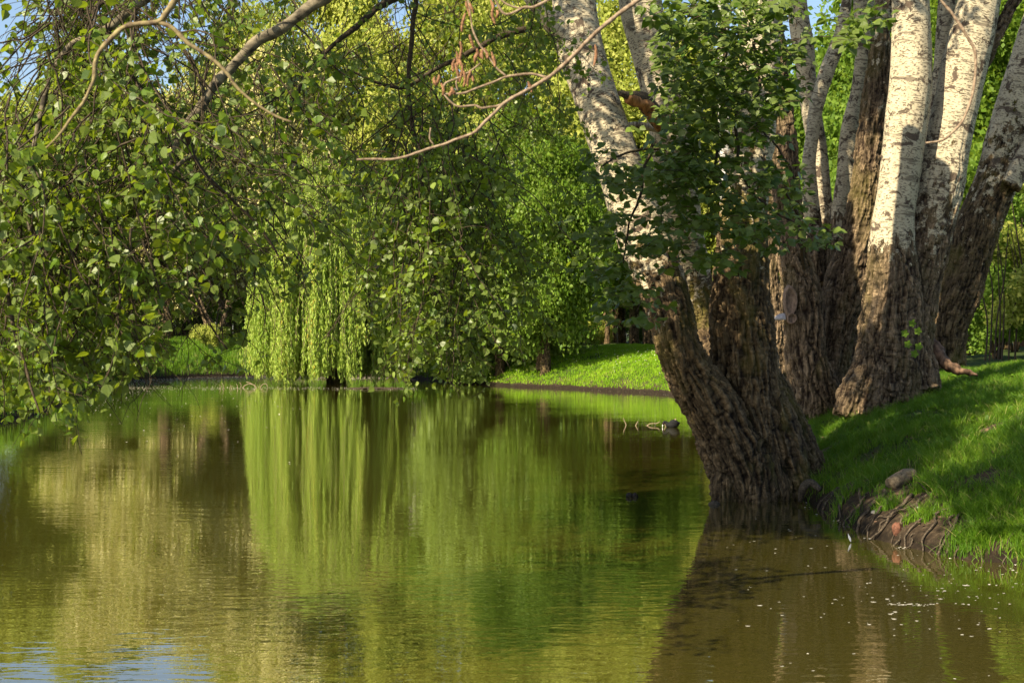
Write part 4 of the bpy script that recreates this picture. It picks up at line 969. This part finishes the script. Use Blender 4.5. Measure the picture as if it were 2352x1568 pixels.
BT = [
 # kind, u, y, top v, radius, label, crown_from
 ('bright', -330, 60, 120, 6, 'yellow green tree outside the left edge of the hanging leaves', .3),
 ('bright', -60, 66, 170, 5.5, 'yellow green bank tree behind the leftmost hanging leaves', .3),
 ('bright', 170, 112, 60, 6, 'light green tree between the left edge and the first blossoming tree', 1.5),
 ('cream', 250, 98, 130, 5.4, 'leftmost tree covered in pale blossom', .9),
 ('cream', 385, 92, 165, 5.2, 'pale blossoming tree straight behind the thick pale limb', 1.4),
 ('cream', 520, 96, 110, 5.6, 'pale blossoming tree left of the willow top', .9),
 ('cream', 650, 104, 40, 5.8, 'tallest pale blossoming tree, directly above the willow', .6),
 ('green', 300, 116, 120, 6, 'green crown rising behind the leftmost blossoming tree', 1.5),
 ('bright', 560, 120, -40, 7, 'tall yellow green crown behind the pale blossoming trees', 1.5),
 ('bright', 760, 112, -220, 7, 'tall yellow green tree left of the top middle', 1.5),
 ('bright', 915, 106, 22, 5.6, 'bright yellow green tree with its top showing at the top middle', 1.2),
 ('bright', 1060, 108, -120, 7, 'very tall yellow green tree right of the bright top middle tree', 1.2),
 ('green', 860, 92, 330, 5, 'lower green tree just right of the willow', .3),
 ('green', 980, 90, 300, 5, 'green tree behind the dark hanging twigs', .3),
 ('bright', 1230, 118, -200, 8, 'very tall yellow green tree behind the pale leaning stem', 1.2),
 ('bright', 1130, 84, 250, 4.6, 'sunny green tree behind the round leaved bank poplar', .6),
 ('bright', 1400, 100, -60, 7, 'light green tree seen between the two pale leaning stems', 2.2),
 ('cream', 1450, 118, 560, 5, 'small blossoming tree between trunk and park trees', 2.0),
 ('bright', 1560, 96, 0, 6.5, 'yellow green tree hidden largely by the leaning poplar', 2.4),
 ('bright', 1710, 92, 80, 5.5, 'yellow green tree behind the dark leafy shoots', 1.5),
 ('bright', 1815, 82, 330, 3.6, 'low sunny tree in the gap left of the white stems', .5),
 ('green', 1960, 70, -20, 5.5, 'green tree behind the thin white stems', .5),
 ('green', 2085, 62, -220, 5.5, 'green tree behind the cream double poplar', .3),
 ('green', 2150, 46, -100, 3.6, 'green tree seen right of the cream stem', .3),
 ('green', 2290, 44, -350, 4.2, 'leafy green tree in the upper right corner', .2),
 ('dark', 2370, 56, -300, 6.5, 'dark tree at the right edge', .3),
 ('green', 2480, 40, -300, 4.5, 'leafy tree outside the right edge', .2),
 ('dark', 2230, 80, 100, 7, 'dark tree far behind the right leaning poplar', .3),
 ('green', 420, 126, 420, 8, 'low green backdrop tree behind the blossoming trees', -.5),
 ('dark', 700, 126, 420, 8, 'dark backdrop tree behind the willow', -.5),
 ('green', 180, 120, 420, 8, 'low green backdrop tree at the far left', -.5),
 ('dark', 1320, 126, 400, 8, 'dark backdrop tree behind the far lawn', 1.5),
 ('dark', 1560, 126, 400, 8, 'dark backdrop tree behind the park trunks', 1.5),
 ('dark', 1000, 126, 420, 8, 'dark backdrop tree behind the hanging twigs', -.5),
]
for (kind, u, y, top, rad, lab, cf) in BT: btree(kind, u, y, top, rad, label=lab, crown_from=cf)
# poplars leaning over the far right bank (u 1050..1340)
btree('poplar', 1150, 66, 330, 5.0, label='round leaved poplar overhanging the far bank beside the willow', crown_from=-.6)
btree('poplar', 1255, 63, 270, 3.2, label='bushy poplar drooping over the left end of the sunlit lawn', crown_from=.2)
btree('poplar', 1090, 69, 400, 3.8, label='smaller bushy poplar at the far waterline left of the lawn', crown_from=-1.0)
# understory shrubs at far left bank & right edge
def shrub(x, y, r, h, mat, label, seed, name='shrub', ls=.1, n=9000):
    gz = float(ground_z([x], [y], detail=False)[0])
    root = empty(name, (x, y, gz), label, 'shrub', 'shrubs')
    c = obj('foliage', crown_mesh('foliage', r, h, ls, n, M[mat], seed, 26)); c.parent = root
    T = Tubes()
    for k in range(5):
        a_ = k*1.25; T.add(np.array([[.05*math.cos(a_), .05*math.sin(a_), -.1], [.3*r*math.cos(a_), .3*r*math.sin(a_), h*.4], [.45*r*math.cos(a_+.3), .45*r*math.sin(a_+.3), h*.75]]), [.03, .02, .01], 5)
    s = obj('stems', T.mesh('stems', M['twig'])); s.parent = root
for (u, y, r, h, mat, lab, sd) in [(330, 84, 1.6, 2.0, 'leaf_green', 'low green bush on the far left bank among the tall grass', 201), (480, 86.5, 1.3, 1.5, 'leaf_bright', 'small light green bush at the foot of the forked trunk', 202), (230, 78, 1.7, 1.7, 'leaf_green', 'wide green bush behind the left reeds', 203), (560, 95, 3, 4, 'leaf_green', 'green bush left of the willow', 204),
        (420, 100, 3.5, 4.5, 'leaf_dark', 'dark bush behind the forked trunk', 205), (1360, 96, 1.8, 1.9, 'leaf_bright', 'yellow green bush among the park trunks', 206), (250, 100, 3.5, 4.5, 'leaf_green', 'rounded green bush behind the left bank', 207), (110, 70, 2.2, 3.2, 'leaf_green', 'green bush behind the leftmost reeds', 208), (1830, 40, 1.3, 2.6, 'leaf_bright', 'sunny bush in the gap left of the shelf fungus', 209)]:
    shrub((u-1176)/F*y, y, r, h, mat, lab, sd)
for (u, y, r, h, mat, lab, sd) in [(2290, 32, 1.5, 4.2, 'leaf_green', 'slender green bush with many thin dark stems at the right edge', 211), (2400, 30, 1.6, 5.0, 'leaf_bright', 'sunlit leafy bush cut by the right edge', 212), (2230, 38, 1.5, 3.2, 'leaf_green', 'green bush seen between the leaning poplar and the thin stems', 213), (2330, 42, 2.5, 6, 'leaf_green', 'tall green bush behind the thin dark stems', 214)]:
    shrub((u-1176)/F*y, y, r, h, mat, lab, sd, n=16000)
for (u, y, r, h, mat, lab, sd) in [(1330, 108, 3.2, 4.5, 'leaf_green', 'rounded green bush behind the left end of the far lawn', 221), (1420, 112, 3.6, 5, 'leaf_green', 'broad green bush behind the middle of the far lawn', 222), (1500, 109, 3.2, 4.6, 'leaf_dark', 'dark bush behind the far lawn beside the leaning poplar', 223), (1250, 104, 3.0, 4.5, 'leaf_dark', 'dark bush behind the drooping bank poplar', 224), (60, 108, 4, 5, 'leaf_green', 'green bush at the back of the far left bank', 225), (370, 110, 4, 5, 'leaf_green', 'green bush behind the dark left bank trunk', 226)]:
    shrub((u-1176)/F*y, y, r, h, mat, lab, sd, ls=.16, n=16000)
# thin dark sapling stems right
for k, u in enumerate([2262, 2272, 2284, 2292, 2300, 2316, 2330]):
    y = 29+.25*k; x = (u-1176)/F*y; gz = float(ground_z([x], [y])[0])
    T = Tubes(); R = resample(np.array([[x, y, gz-.1], [x+.05, y, gz+.8], [x+rng.normal()*.1, y, gz+1.7], [x+rng.normal()*.25, y, gz+2.8]]), .1); T.add(R, np.linspace(.022, .008, len(R)), 5)
    tag(obj('sapling', T.mesh('sapling', M['twig'])), 'thin dark upright sapling stem at the right edge of the grass', 'sapling', 'saplings at the right edge')
# park trunks at far right bank behind lawn
def park_trunk(path, y, lab, mat='bark', bark=NB):
    t = empty('park_tree', P(path[0][0], path[0][1], y), lab, 'tree', 'trunks beyond the far lawn')
    S = stem_world(path, y); obj('trunk', trunk_mesh('park_trunk', [S], [bark], M['bark'], .06, .04), t)
    c = obj('crown', crowns['green'][len(lab) % 2]); c.parent = t; c.matrix_parent_inverse = t.matrix_basis.inverted()
    c.location = (S[-1][0], y, 3.4); c.scale = (.62, .62, .62); c.rotation_euler = (0, 0, len(lab))
park_trunk([(1312, 815, 20), (1312, 790, 15), (1313, 740, 13), (1315, 660, 12), (1318, 500, 10)], 74, 'dark straight trunk at the left end of the lawn crest')
park_trunk([(1392, 812, 20), (1393, 795, 15), (1395, 750, 12), (1397, 650, 10), (1400, 500, 9)], 84, 'reddish trunk left of the middle of the lawn crest', 'bark2')
park_trunk([(1412, 816, 10), (1412, 790, 8), (1410, 740, 7), (1408, 650, 6)], 90, 'thin dark trunk between two thicker park trunks')
park_trunk([(1430, 812, 26), (1430, 790, 20), (1428, 740, 18), (1426, 600, 14)], 95, 'brown trunk in shade above the middle of the lawn', 'bark2')
park_trunk([(1455, 815, 32), (1456, 790, 24), (1457, 740, 22), (1458, 600, 18)], 80, 'broad dark trunk above the middle of the lawn')
park_trunk([(1488, 815, 30), (1487, 790, 24), (1486, 740, 22), (1485, 600, 18)], 78, 'broad trunk beside the leaning poplar above the lawn')
park_trunk([(1245, 850, 30), (1247, 800, 24), (1250, 740, 20), (1240, 640, 16), (1220, 500, 12)], 64, 'leaning dark trunk half hidden under the bushy poplar')
park_trunk([(1500, 812, 12), (1500, 780, 9), (1502, 700, 8)], 92, 'slim reddish trunk nearest the leaning poplar', 'bark2')
# forked trunk left bank
t = empty('forked_tree', P(480, 800, 92), 'forked brown trunk on the far left bank left of the willow', 'tree')
obj('trunk', trunk_mesh('forked', [stem_world([(490, 815, 34), (487, 780, 26), (478, 740, 20), (462, 700, 12), (450, 650, 9)], 90), stem_world([(495, 812, 24), (500, 775, 18), (512, 740, 12), (525, 690, 8)], 90)], [NB, NB], M['bark2'], .06, .04), t)
t = empty('park_tree', P(385, 800, 88), 'dark thick trunk on the left bank left of the forked trunk', 'tree')
obj('trunk', trunk_mesh('lefttrunk', [stem_world([(372, 812, 40), (376, 770, 34), (380, 720, 30), (384, 600, 26)], 90)], [NB], M['bark'], .06, .04), t)
# dark board fence at the back of the left bank
fe = empty('board_fence', (-22, 104, 1.9), 'dark board fence in the shade behind the left bank', 'fence')
T = Tubes(); V = []; Fq = []
for k in range(70):
    x = -33+k*.42; z0 = 1.7; v0 = len(V)
    for (dx, dy, dz) in [(0, 0, 0), (.36, 0, 0), (.36, .04, 0), (0, .04, 0), (0, 0, 2.4), (.36, 0, 2.4), (.36, .04, 2.4), (0, .04, 2.4)]: V.append((x+dx, 104+dy+(k % 2)*.03, z0+dz))
    for f_ in [(0, 1, 5, 4), (1, 2, 6, 5), (2, 3, 7, 6), (3, 0, 4, 7), (4, 5, 6, 7)]: Fq.append([v0+a_ for a_ in f_])
obj('boards', mesh_np('boards', V, np.array(Fq), M['fence'], smooth=False), fe)

# ------------------------------------------------------------------ small pale building behind the hanging twigs (mostly seen mirrored in the pond)
def box(name, lo, hi, mat, parent):
    (a_, b_, c_), (d_, e_, f_) = lo, hi
    V = [(a_, b_, c_), (d_, b_, c_), (d_, e_, c_), (a_, e_, c_), (a_, b_, f_), (d_, b_, f_), (d_, e_, f_), (a_, e_, f_)]
    return obj(name, mesh_np(name, V, np.array([(0, 3, 2, 1), (4, 5, 6, 7), (0, 1, 5, 4), (1, 2, 6, 5), (2, 3, 7, 6), (3, 0, 4, 7)]), mat, smooth=False), parent)
yb = 84.5
bd = empty('pavilion', (-5.2, yb, 1.5), 'pale pavilion with a red panel behind the dark hanging twigs, mirrored in the pond', 'building')
box('wall', (-6.3, yb, 1.0), (-3.8, yb+3, 8.2), M['wall'], bd)
box('red_panel', (-4.75, yb-.05, 1.4), (-4.2, yb-.003, 6.8), M['redpanel'], bd)
for x in (-6.05, ): 
    w_ = box('window', (x, yb-.03, 4.2), (x+.6, yb-.003, 5.8), M['glass'], bd)
box('roof', (-6.6, yb-.3, 8.203), (-3.5, yb+3.3, 8.5), M['roofing'], bd)

# ------------------------------------------------------------------ crowns above the frame (unseen; poplar tops plus leaf masses placed to cast shade)
def overhead(label, cx, cy, cz, r, h, n, seed, ls=.11, mat='leaf_near', limbs=()):  # trunkless leaf mass out of view, added to throw shade
    root = empty('shade_canopy', (cx, cy, cz), label, 'tree')
    c = obj('crown', crown_mesh('crown', r, h, ls, n, M[mat], seed, 60, 'dia')); c.parent = root; c.location = (0, 0, 0)
    return root
overhead('unseen leafy poplar crown placed above the pond to shade the leaning poplar', -3.0, 11.0, 5.6, 3.1, 3.6, 26000, 301)
overhead('unseen leafy poplar crown placed above the near water to shade the right bank', 1.0, 9.0, 5.4, 2.2, 3.0, 14000, 302)
for i_, (x, y, z, r, h, n) in enumerate([(2.2, 19.5, 10.5, 3.2, 5, 26000), (8.2, 24, 12, 3.6, 5.5, 26000), (5.2, 25, 13.5, 3.0, 5, 18000), (4.9, 20.6, 10.2, 1.5, 2.2, 3500), (-1.9, 15.0, 8.6, 1.6, 2.2, 2600)]):  # the small sparse ones are added unseen, to dapple the stems with shade
    tr = (t1, t3, t2, t1, t1)[i_]
    c = obj('crown', crown_mesh('crown', r, h, .13, n, M['leaf_mid'], 310+i_, 60, 'dia'), tr)
    c.matrix_parent_inverse = tr.matrix_basis.inverted(); c.location = (x, y, z)

# ------------------------------------------------------------------ floating blossoms
pet = []
for s in range(4):
    n = 7+s; an = np.linspace(0, 2*math.pi, n, endpoint=False); r_ = .5+.5*np.random.default_rng(s).random(n)
    V = np.vstack([[0, 0, .12], np.c_[np.cos(an)*r_*1.3, np.sin(an)*r_*.7, .05+0*an], np.c_[np.cos(an)*r_*.8, np.sin(an)*r_*.55, -.1+0*an]])
    f3 = np.array([[0, 1+j, 1+(j+1) % n] for j in range(n)]); f4 = np.array([[1+j, 1+n+j, 1+n+(j+1) % n, 1+(j+1) % n] for j in range(n)])
    pet.append(mesh_np('petal', V*.011, [f3, f4], M['petal'], smooth=False))
placed = 0; tries = 0
line = [(2040+4*k+rng.normal(0, 2), 1387+k*.1+rng.normal(0, 1.3)) for k in range(24)]
spots = []
while len(spots) < 165 and tries < 5000:
    tries += 1
    u = rng.uniform(1600, 2350); v = rng.uniform(1180, 1560)
    w_ = math.exp(-((u-2150)/230)**2-((v-1370)/75)**2)+.8*math.exp(-((u-2330)/90)**2-((v-1390)/50)**2)+.35*math.exp(-((u-1750)/120)**2-((v-1220)/40)**2)+.05
    if rng.random() > w_: continue
    y = CH*F/(v-784); x = (u-1176)/F*y
    if shore_d([x], [y])[0] > -.04: continue
    spots.append((x, y))
for (u, v) in line: y = CH*F/(v-784); spots.append(((u-1176)/F*y, y))
for k, (x, y) in enumerate(spots):
    o = bpy.data.objects.new('fallen_blossom', pet[k % 4]); COL.objects.link(o); o.location = (x, y, .002)
    s = rng.uniform(.35, 1.05)*(1 if rng.random() < .8 else 1.6); o.scale = (s*rng.uniform(.8, 1.8), s, s); o.rotation_euler = (0, 0, rng.uniform(-.5, .5))
    tag(o, 'tiny white fallen blossom floating on the brown near water', 'blossom', 'blossoms floating on the near water')
# film of blossoms at the far left + edge
def film(n, fn, size, name, label, mat='petal_far'):
    q = fn(n); d = shore_d(q[:, 0], q[:, 1]); q = q[d < -.01]; k = len(q)
    a_ = np.c_[np.cos(q[:, 0]*99), np.sin(q[:, 0]*99), np.zeros(k)]
    tag(obj(name, leaf_mesh(name, np.c_[q, np.full(k, .012)], a_, np.tile([0, 0, 1.], (k, 1)), rng.uniform(.5, 1.3, k)*size, 'hex', M[mat])), label, 'blossoms', kind='stuff')
def f_far(n):
    u = rng.uniform(200, 960, n); v = 864+np.abs(rng.normal(0, 1, n))*np.interp(u, [200, 300, 420, 560, 650, 960], [26, 16, 8, 5, 4, 4])+np.interp(u, [200, 300, 450, 610, 960], [10, 7, 2, 0, 3])
    v = np.where(rng.random(n) < .12, 892+rng.normal(0, 2.0, n), v)
    y = CH*F/(v-784); return np.c_[(u-1176)/F*y, y]
film(9000, f_far, .05, 'blossom_film', 'pale film of fallen blossoms on the far water left of the willow')
def f_edge(n):
    i_ = rng.integers(0, len(shore), n); p = shore[i_]+rng.normal(0, .06, (n, 2)); k = (p[:, 0] > 2) & (p[:, 1] > 10) & (p[:, 1] < 60); return p[k]
film(5000, f_edge, .025, 'edge_blossoms', 'line of fallen blossoms washed against the near right bank', 'petal')
def f_sc(n):
    u = rng.uniform(150, 700, n); v = 880+rng.exponential(35, n); y = CH*F/(v-784); return np.c_[(u-1176)/F*y, y]
film(260, f_sc, .05, 'drifting_blossoms', 'scattered pale blossoms drifting on the water at the left')

# ------------------------------------------------------------------ sticks in water
def wst(u, v, dz=0):
    y = CH*F/(v-784); return np.array([(u-1176)/F*y, y, dz])
def stick(pts, r, label, grp=None, mat='stick'):
    R = resample(np.array(pts, float), .03); T = Tubes(); T.add(R, np.linspace(r, r*.6, len(R)), 5)
    tag(obj('water_stick', T.mesh('water_stick', M[mat])), label, 'stick', grp)
def wp_(u, v, v0):  # at the depth of the waterline v0
    y = CH*F/(v0-784); return P(u, v, y)
stick([wp_(1449, 984, 978), wp_(1446, 972, 978), wp_(1440, 961, 978), wp_(1437, 954, 978)] if False else [wp_(1439, 979, 976), wp_(1437, 972, 976), wp_(1434, 966, 976), wp_(1432, 960, 976)], .012, 'leftmost upright stick in the water left of the black bird')
stick([wp_(1436+18+5, 980, 977), wp_(1462, 973, 977), wp_(1466, 967, 977)], .012, 'short slanting stick in the water, middle of three')
stick([wp_(1482, 980, 977), wp_(1488, 976, 977), wp_(1495, 972.5, 977), wp_(1508, 972, 977), wp_(1516, 968, 977)], .013, 'curved low stick in the water nearest the black bird on its left')
stick([wp_(1547, 985, 979.5), wp_(1549, 975, 979.5), wp_(1552, 961, 979.5)], .03, 'upright pale stake standing behind the black bird')
stick([wp_(1530, 981, 979), wp_(1527, 974, 979), wp_(1526, 971, 979)], .012, 'short stick beside the bill of the black bird')
for k, (u, h_) in enumerate([(505, 9), (512, 12), (528, 8), (532, 7), (545, 9), (553, 14)]):
    stick([wp_(u, 894, 892), wp_(u+1, 892-h_*.6, 892), wp_(u+rng.uniform(-3, 3), 892-h_, 892)], .015, 'thin reed stub sticking out of the far water left of the willow', 'stubs in the far water')
stick([wp_(556, 892, 890), wp_(563, 885, 890), wp_(572, 882, 890), wp_(584, 884, 890), wp_(590, 891, 890)], .02, 'arched twig curving out of the far water left of the willow')
stick([wp_(566, 877, 890), wp_(576, 880, 890), wp_(585, 886, 890), wp_(590, 892, 890)], .02, 'straight twig slanting down beside the arched twig')
stick([wp_(597, 891, 890), wp_(603, 883, 890), wp_(612, 882, 890), wp_(616, 892, 890)], .018, 'small looped twig nearest the willow fronds')

# ------------------------------------------------------------------ coot
def coot():
    y = CH*F/(981-784); c = np.array([(1543-1176)/F*y, y, 0.])
    root = empty('water_bird', c, 'black coot bending its white bill to the water beside a pale stake', 'bird')
    # body facing left (-x)
    S = np.array([[.19, 0, .12, .012], [.16, 0, .10, .035], [.11, 0, .075, .072], [.04, 0, .06, .092], [-.03, 0, .055, .088], [-.09, 0, .065, .060], [-.125, 0, .10, .040], [-.150, 0, .122, .032], [-.175, 0, .115, .033], [-.195, 0, .085, .030], [-.205, 0, .06, .017]])
    S[:, :3] += c
    T = Tubes(); R = resample(S, .008); T.add(R, R[:, 3], 20); V = np.vstack(T.V)
    V += (np.stack([fbm(V*30+s*5, 2, 190+s) for s in range(3)], 1)-.5)*.008; T.V = [V]
    obj('body', T.mesh('body', M['feather_black']), root)
    # folded wing hump
    obj('wing', blob('wing', c+[.05, -.04, .105], (.11, .05, .072), M['feather_black'], 2, 12, .15), root)
    obj('wing', blob('wing', c+[.05, .04, .105], (.11, .05, .072), M['feather_black'], 5, 12, .15), root)
    B = np.array([[-.205, 0, .075, .013], [-.212, 0, .05, .011], [-.216, 0, .02, .007], [-.217, 0, .0, .003]]); B[:, :3] += c
    T = Tubes(); R = resample(B, .005); T.add(R, R[:, 3], 10); obj('bill', T.mesh('bill', M['bill']), root)
    obj('eye', blob('eye', c+[-.200, -.029, .092], (.005, .005, .005), M['eye'], 1, 8, 0), root)
coot()
# low dark sunken clump
y = CH*F/(1141-784); c = np.array([(1452-1176)/F*y, y, .0])
root = empty('sunken_root', c, 'small black two humped snag just breaking the water left of the leaning trunk', 'snag')
T = Tubes()
obj('hump', blob('hump', c+[-.035, 0, .01], (.045, .04, .045), M['fence'], 3, 14, .4), root)
obj('hump', blob('hump', c+[.035, 0, .008], (.042, .04, .045), M['fence'], 6, 14, .4), root)
# small dark wedge at the trunk foot
tag(obj('snag', blob('snag', wst(1640, 1158, .0), (.075, .06, .05), M['root'], 9, 12, .4)), 'dark wet wedge of wood at the left foot of the leaning trunk', 'snag')

# ------------------------------------------------------------------ light, sky, camera
EL, AZ = math.radians(38), math.radians(225)   # azimuth from +Y clockwise: sun behind-left of the camera
sd = Vector((math.sin(AZ)*math.cos(EL), math.cos(AZ)*math.cos(EL), math.sin(EL)))
l = bpy.data.lights.new('sun', 'SUN'); l.energy = 5; l.angle = math.radians(.5); l.color = (1, .88, .64)
lo = bpy.data.objects.new('sun', l); COL.objects.link(lo); lo.rotation_euler = sd.to_track_quat('Z', 'Y').to_euler(); lo.location = (-20, -20, 30)
w = bpy.data.worlds.new('World'); sc.world = w; w.use_nodes = True; nt = w.node_tree; nt.nodes.clear()
sk = nt.nodes.new('ShaderNodeTexSky'); sk.sky_type = 'NISHITA'; sk.sun_disc = False; sk.sun_elevation = EL; sk.sun_rotation = AZ
bg = nt.nodes.new('ShaderNodeBackground'); bg.inputs['Strength'].default_value = .08
nt.links.new(sk.outputs[0], bg.inputs[0]); out = nt.nodes.new('ShaderNodeOutputWorld'); nt.links.new(bg.outputs[0], out.inputs[0])
cam = bpy.data.cameras.new('camera'); cam.lens = 50; cam.sensor_width = 36; cam.clip_end = 3000; cam.clip_start = .05
cam.dof.use_dof = True; cam.dof.focus_distance = 19; cam.dof.aperture_fstop = 9
co = bpy.data.objects.new('camera', cam); COL.objects.link(co); co.location = (0, 0, CH); co.rotation_euler = (math.radians(90), 0, 0)
sc.camera = co
sc.view_settings.view_transform = 'Standard'; sc.view_settings.look = 'None'; sc.view_settings.exposure = 1.25; sc.view_settings.gamma = 1
sc.cycles.max_bounces = 8; sc.cycles.use_denoising = True
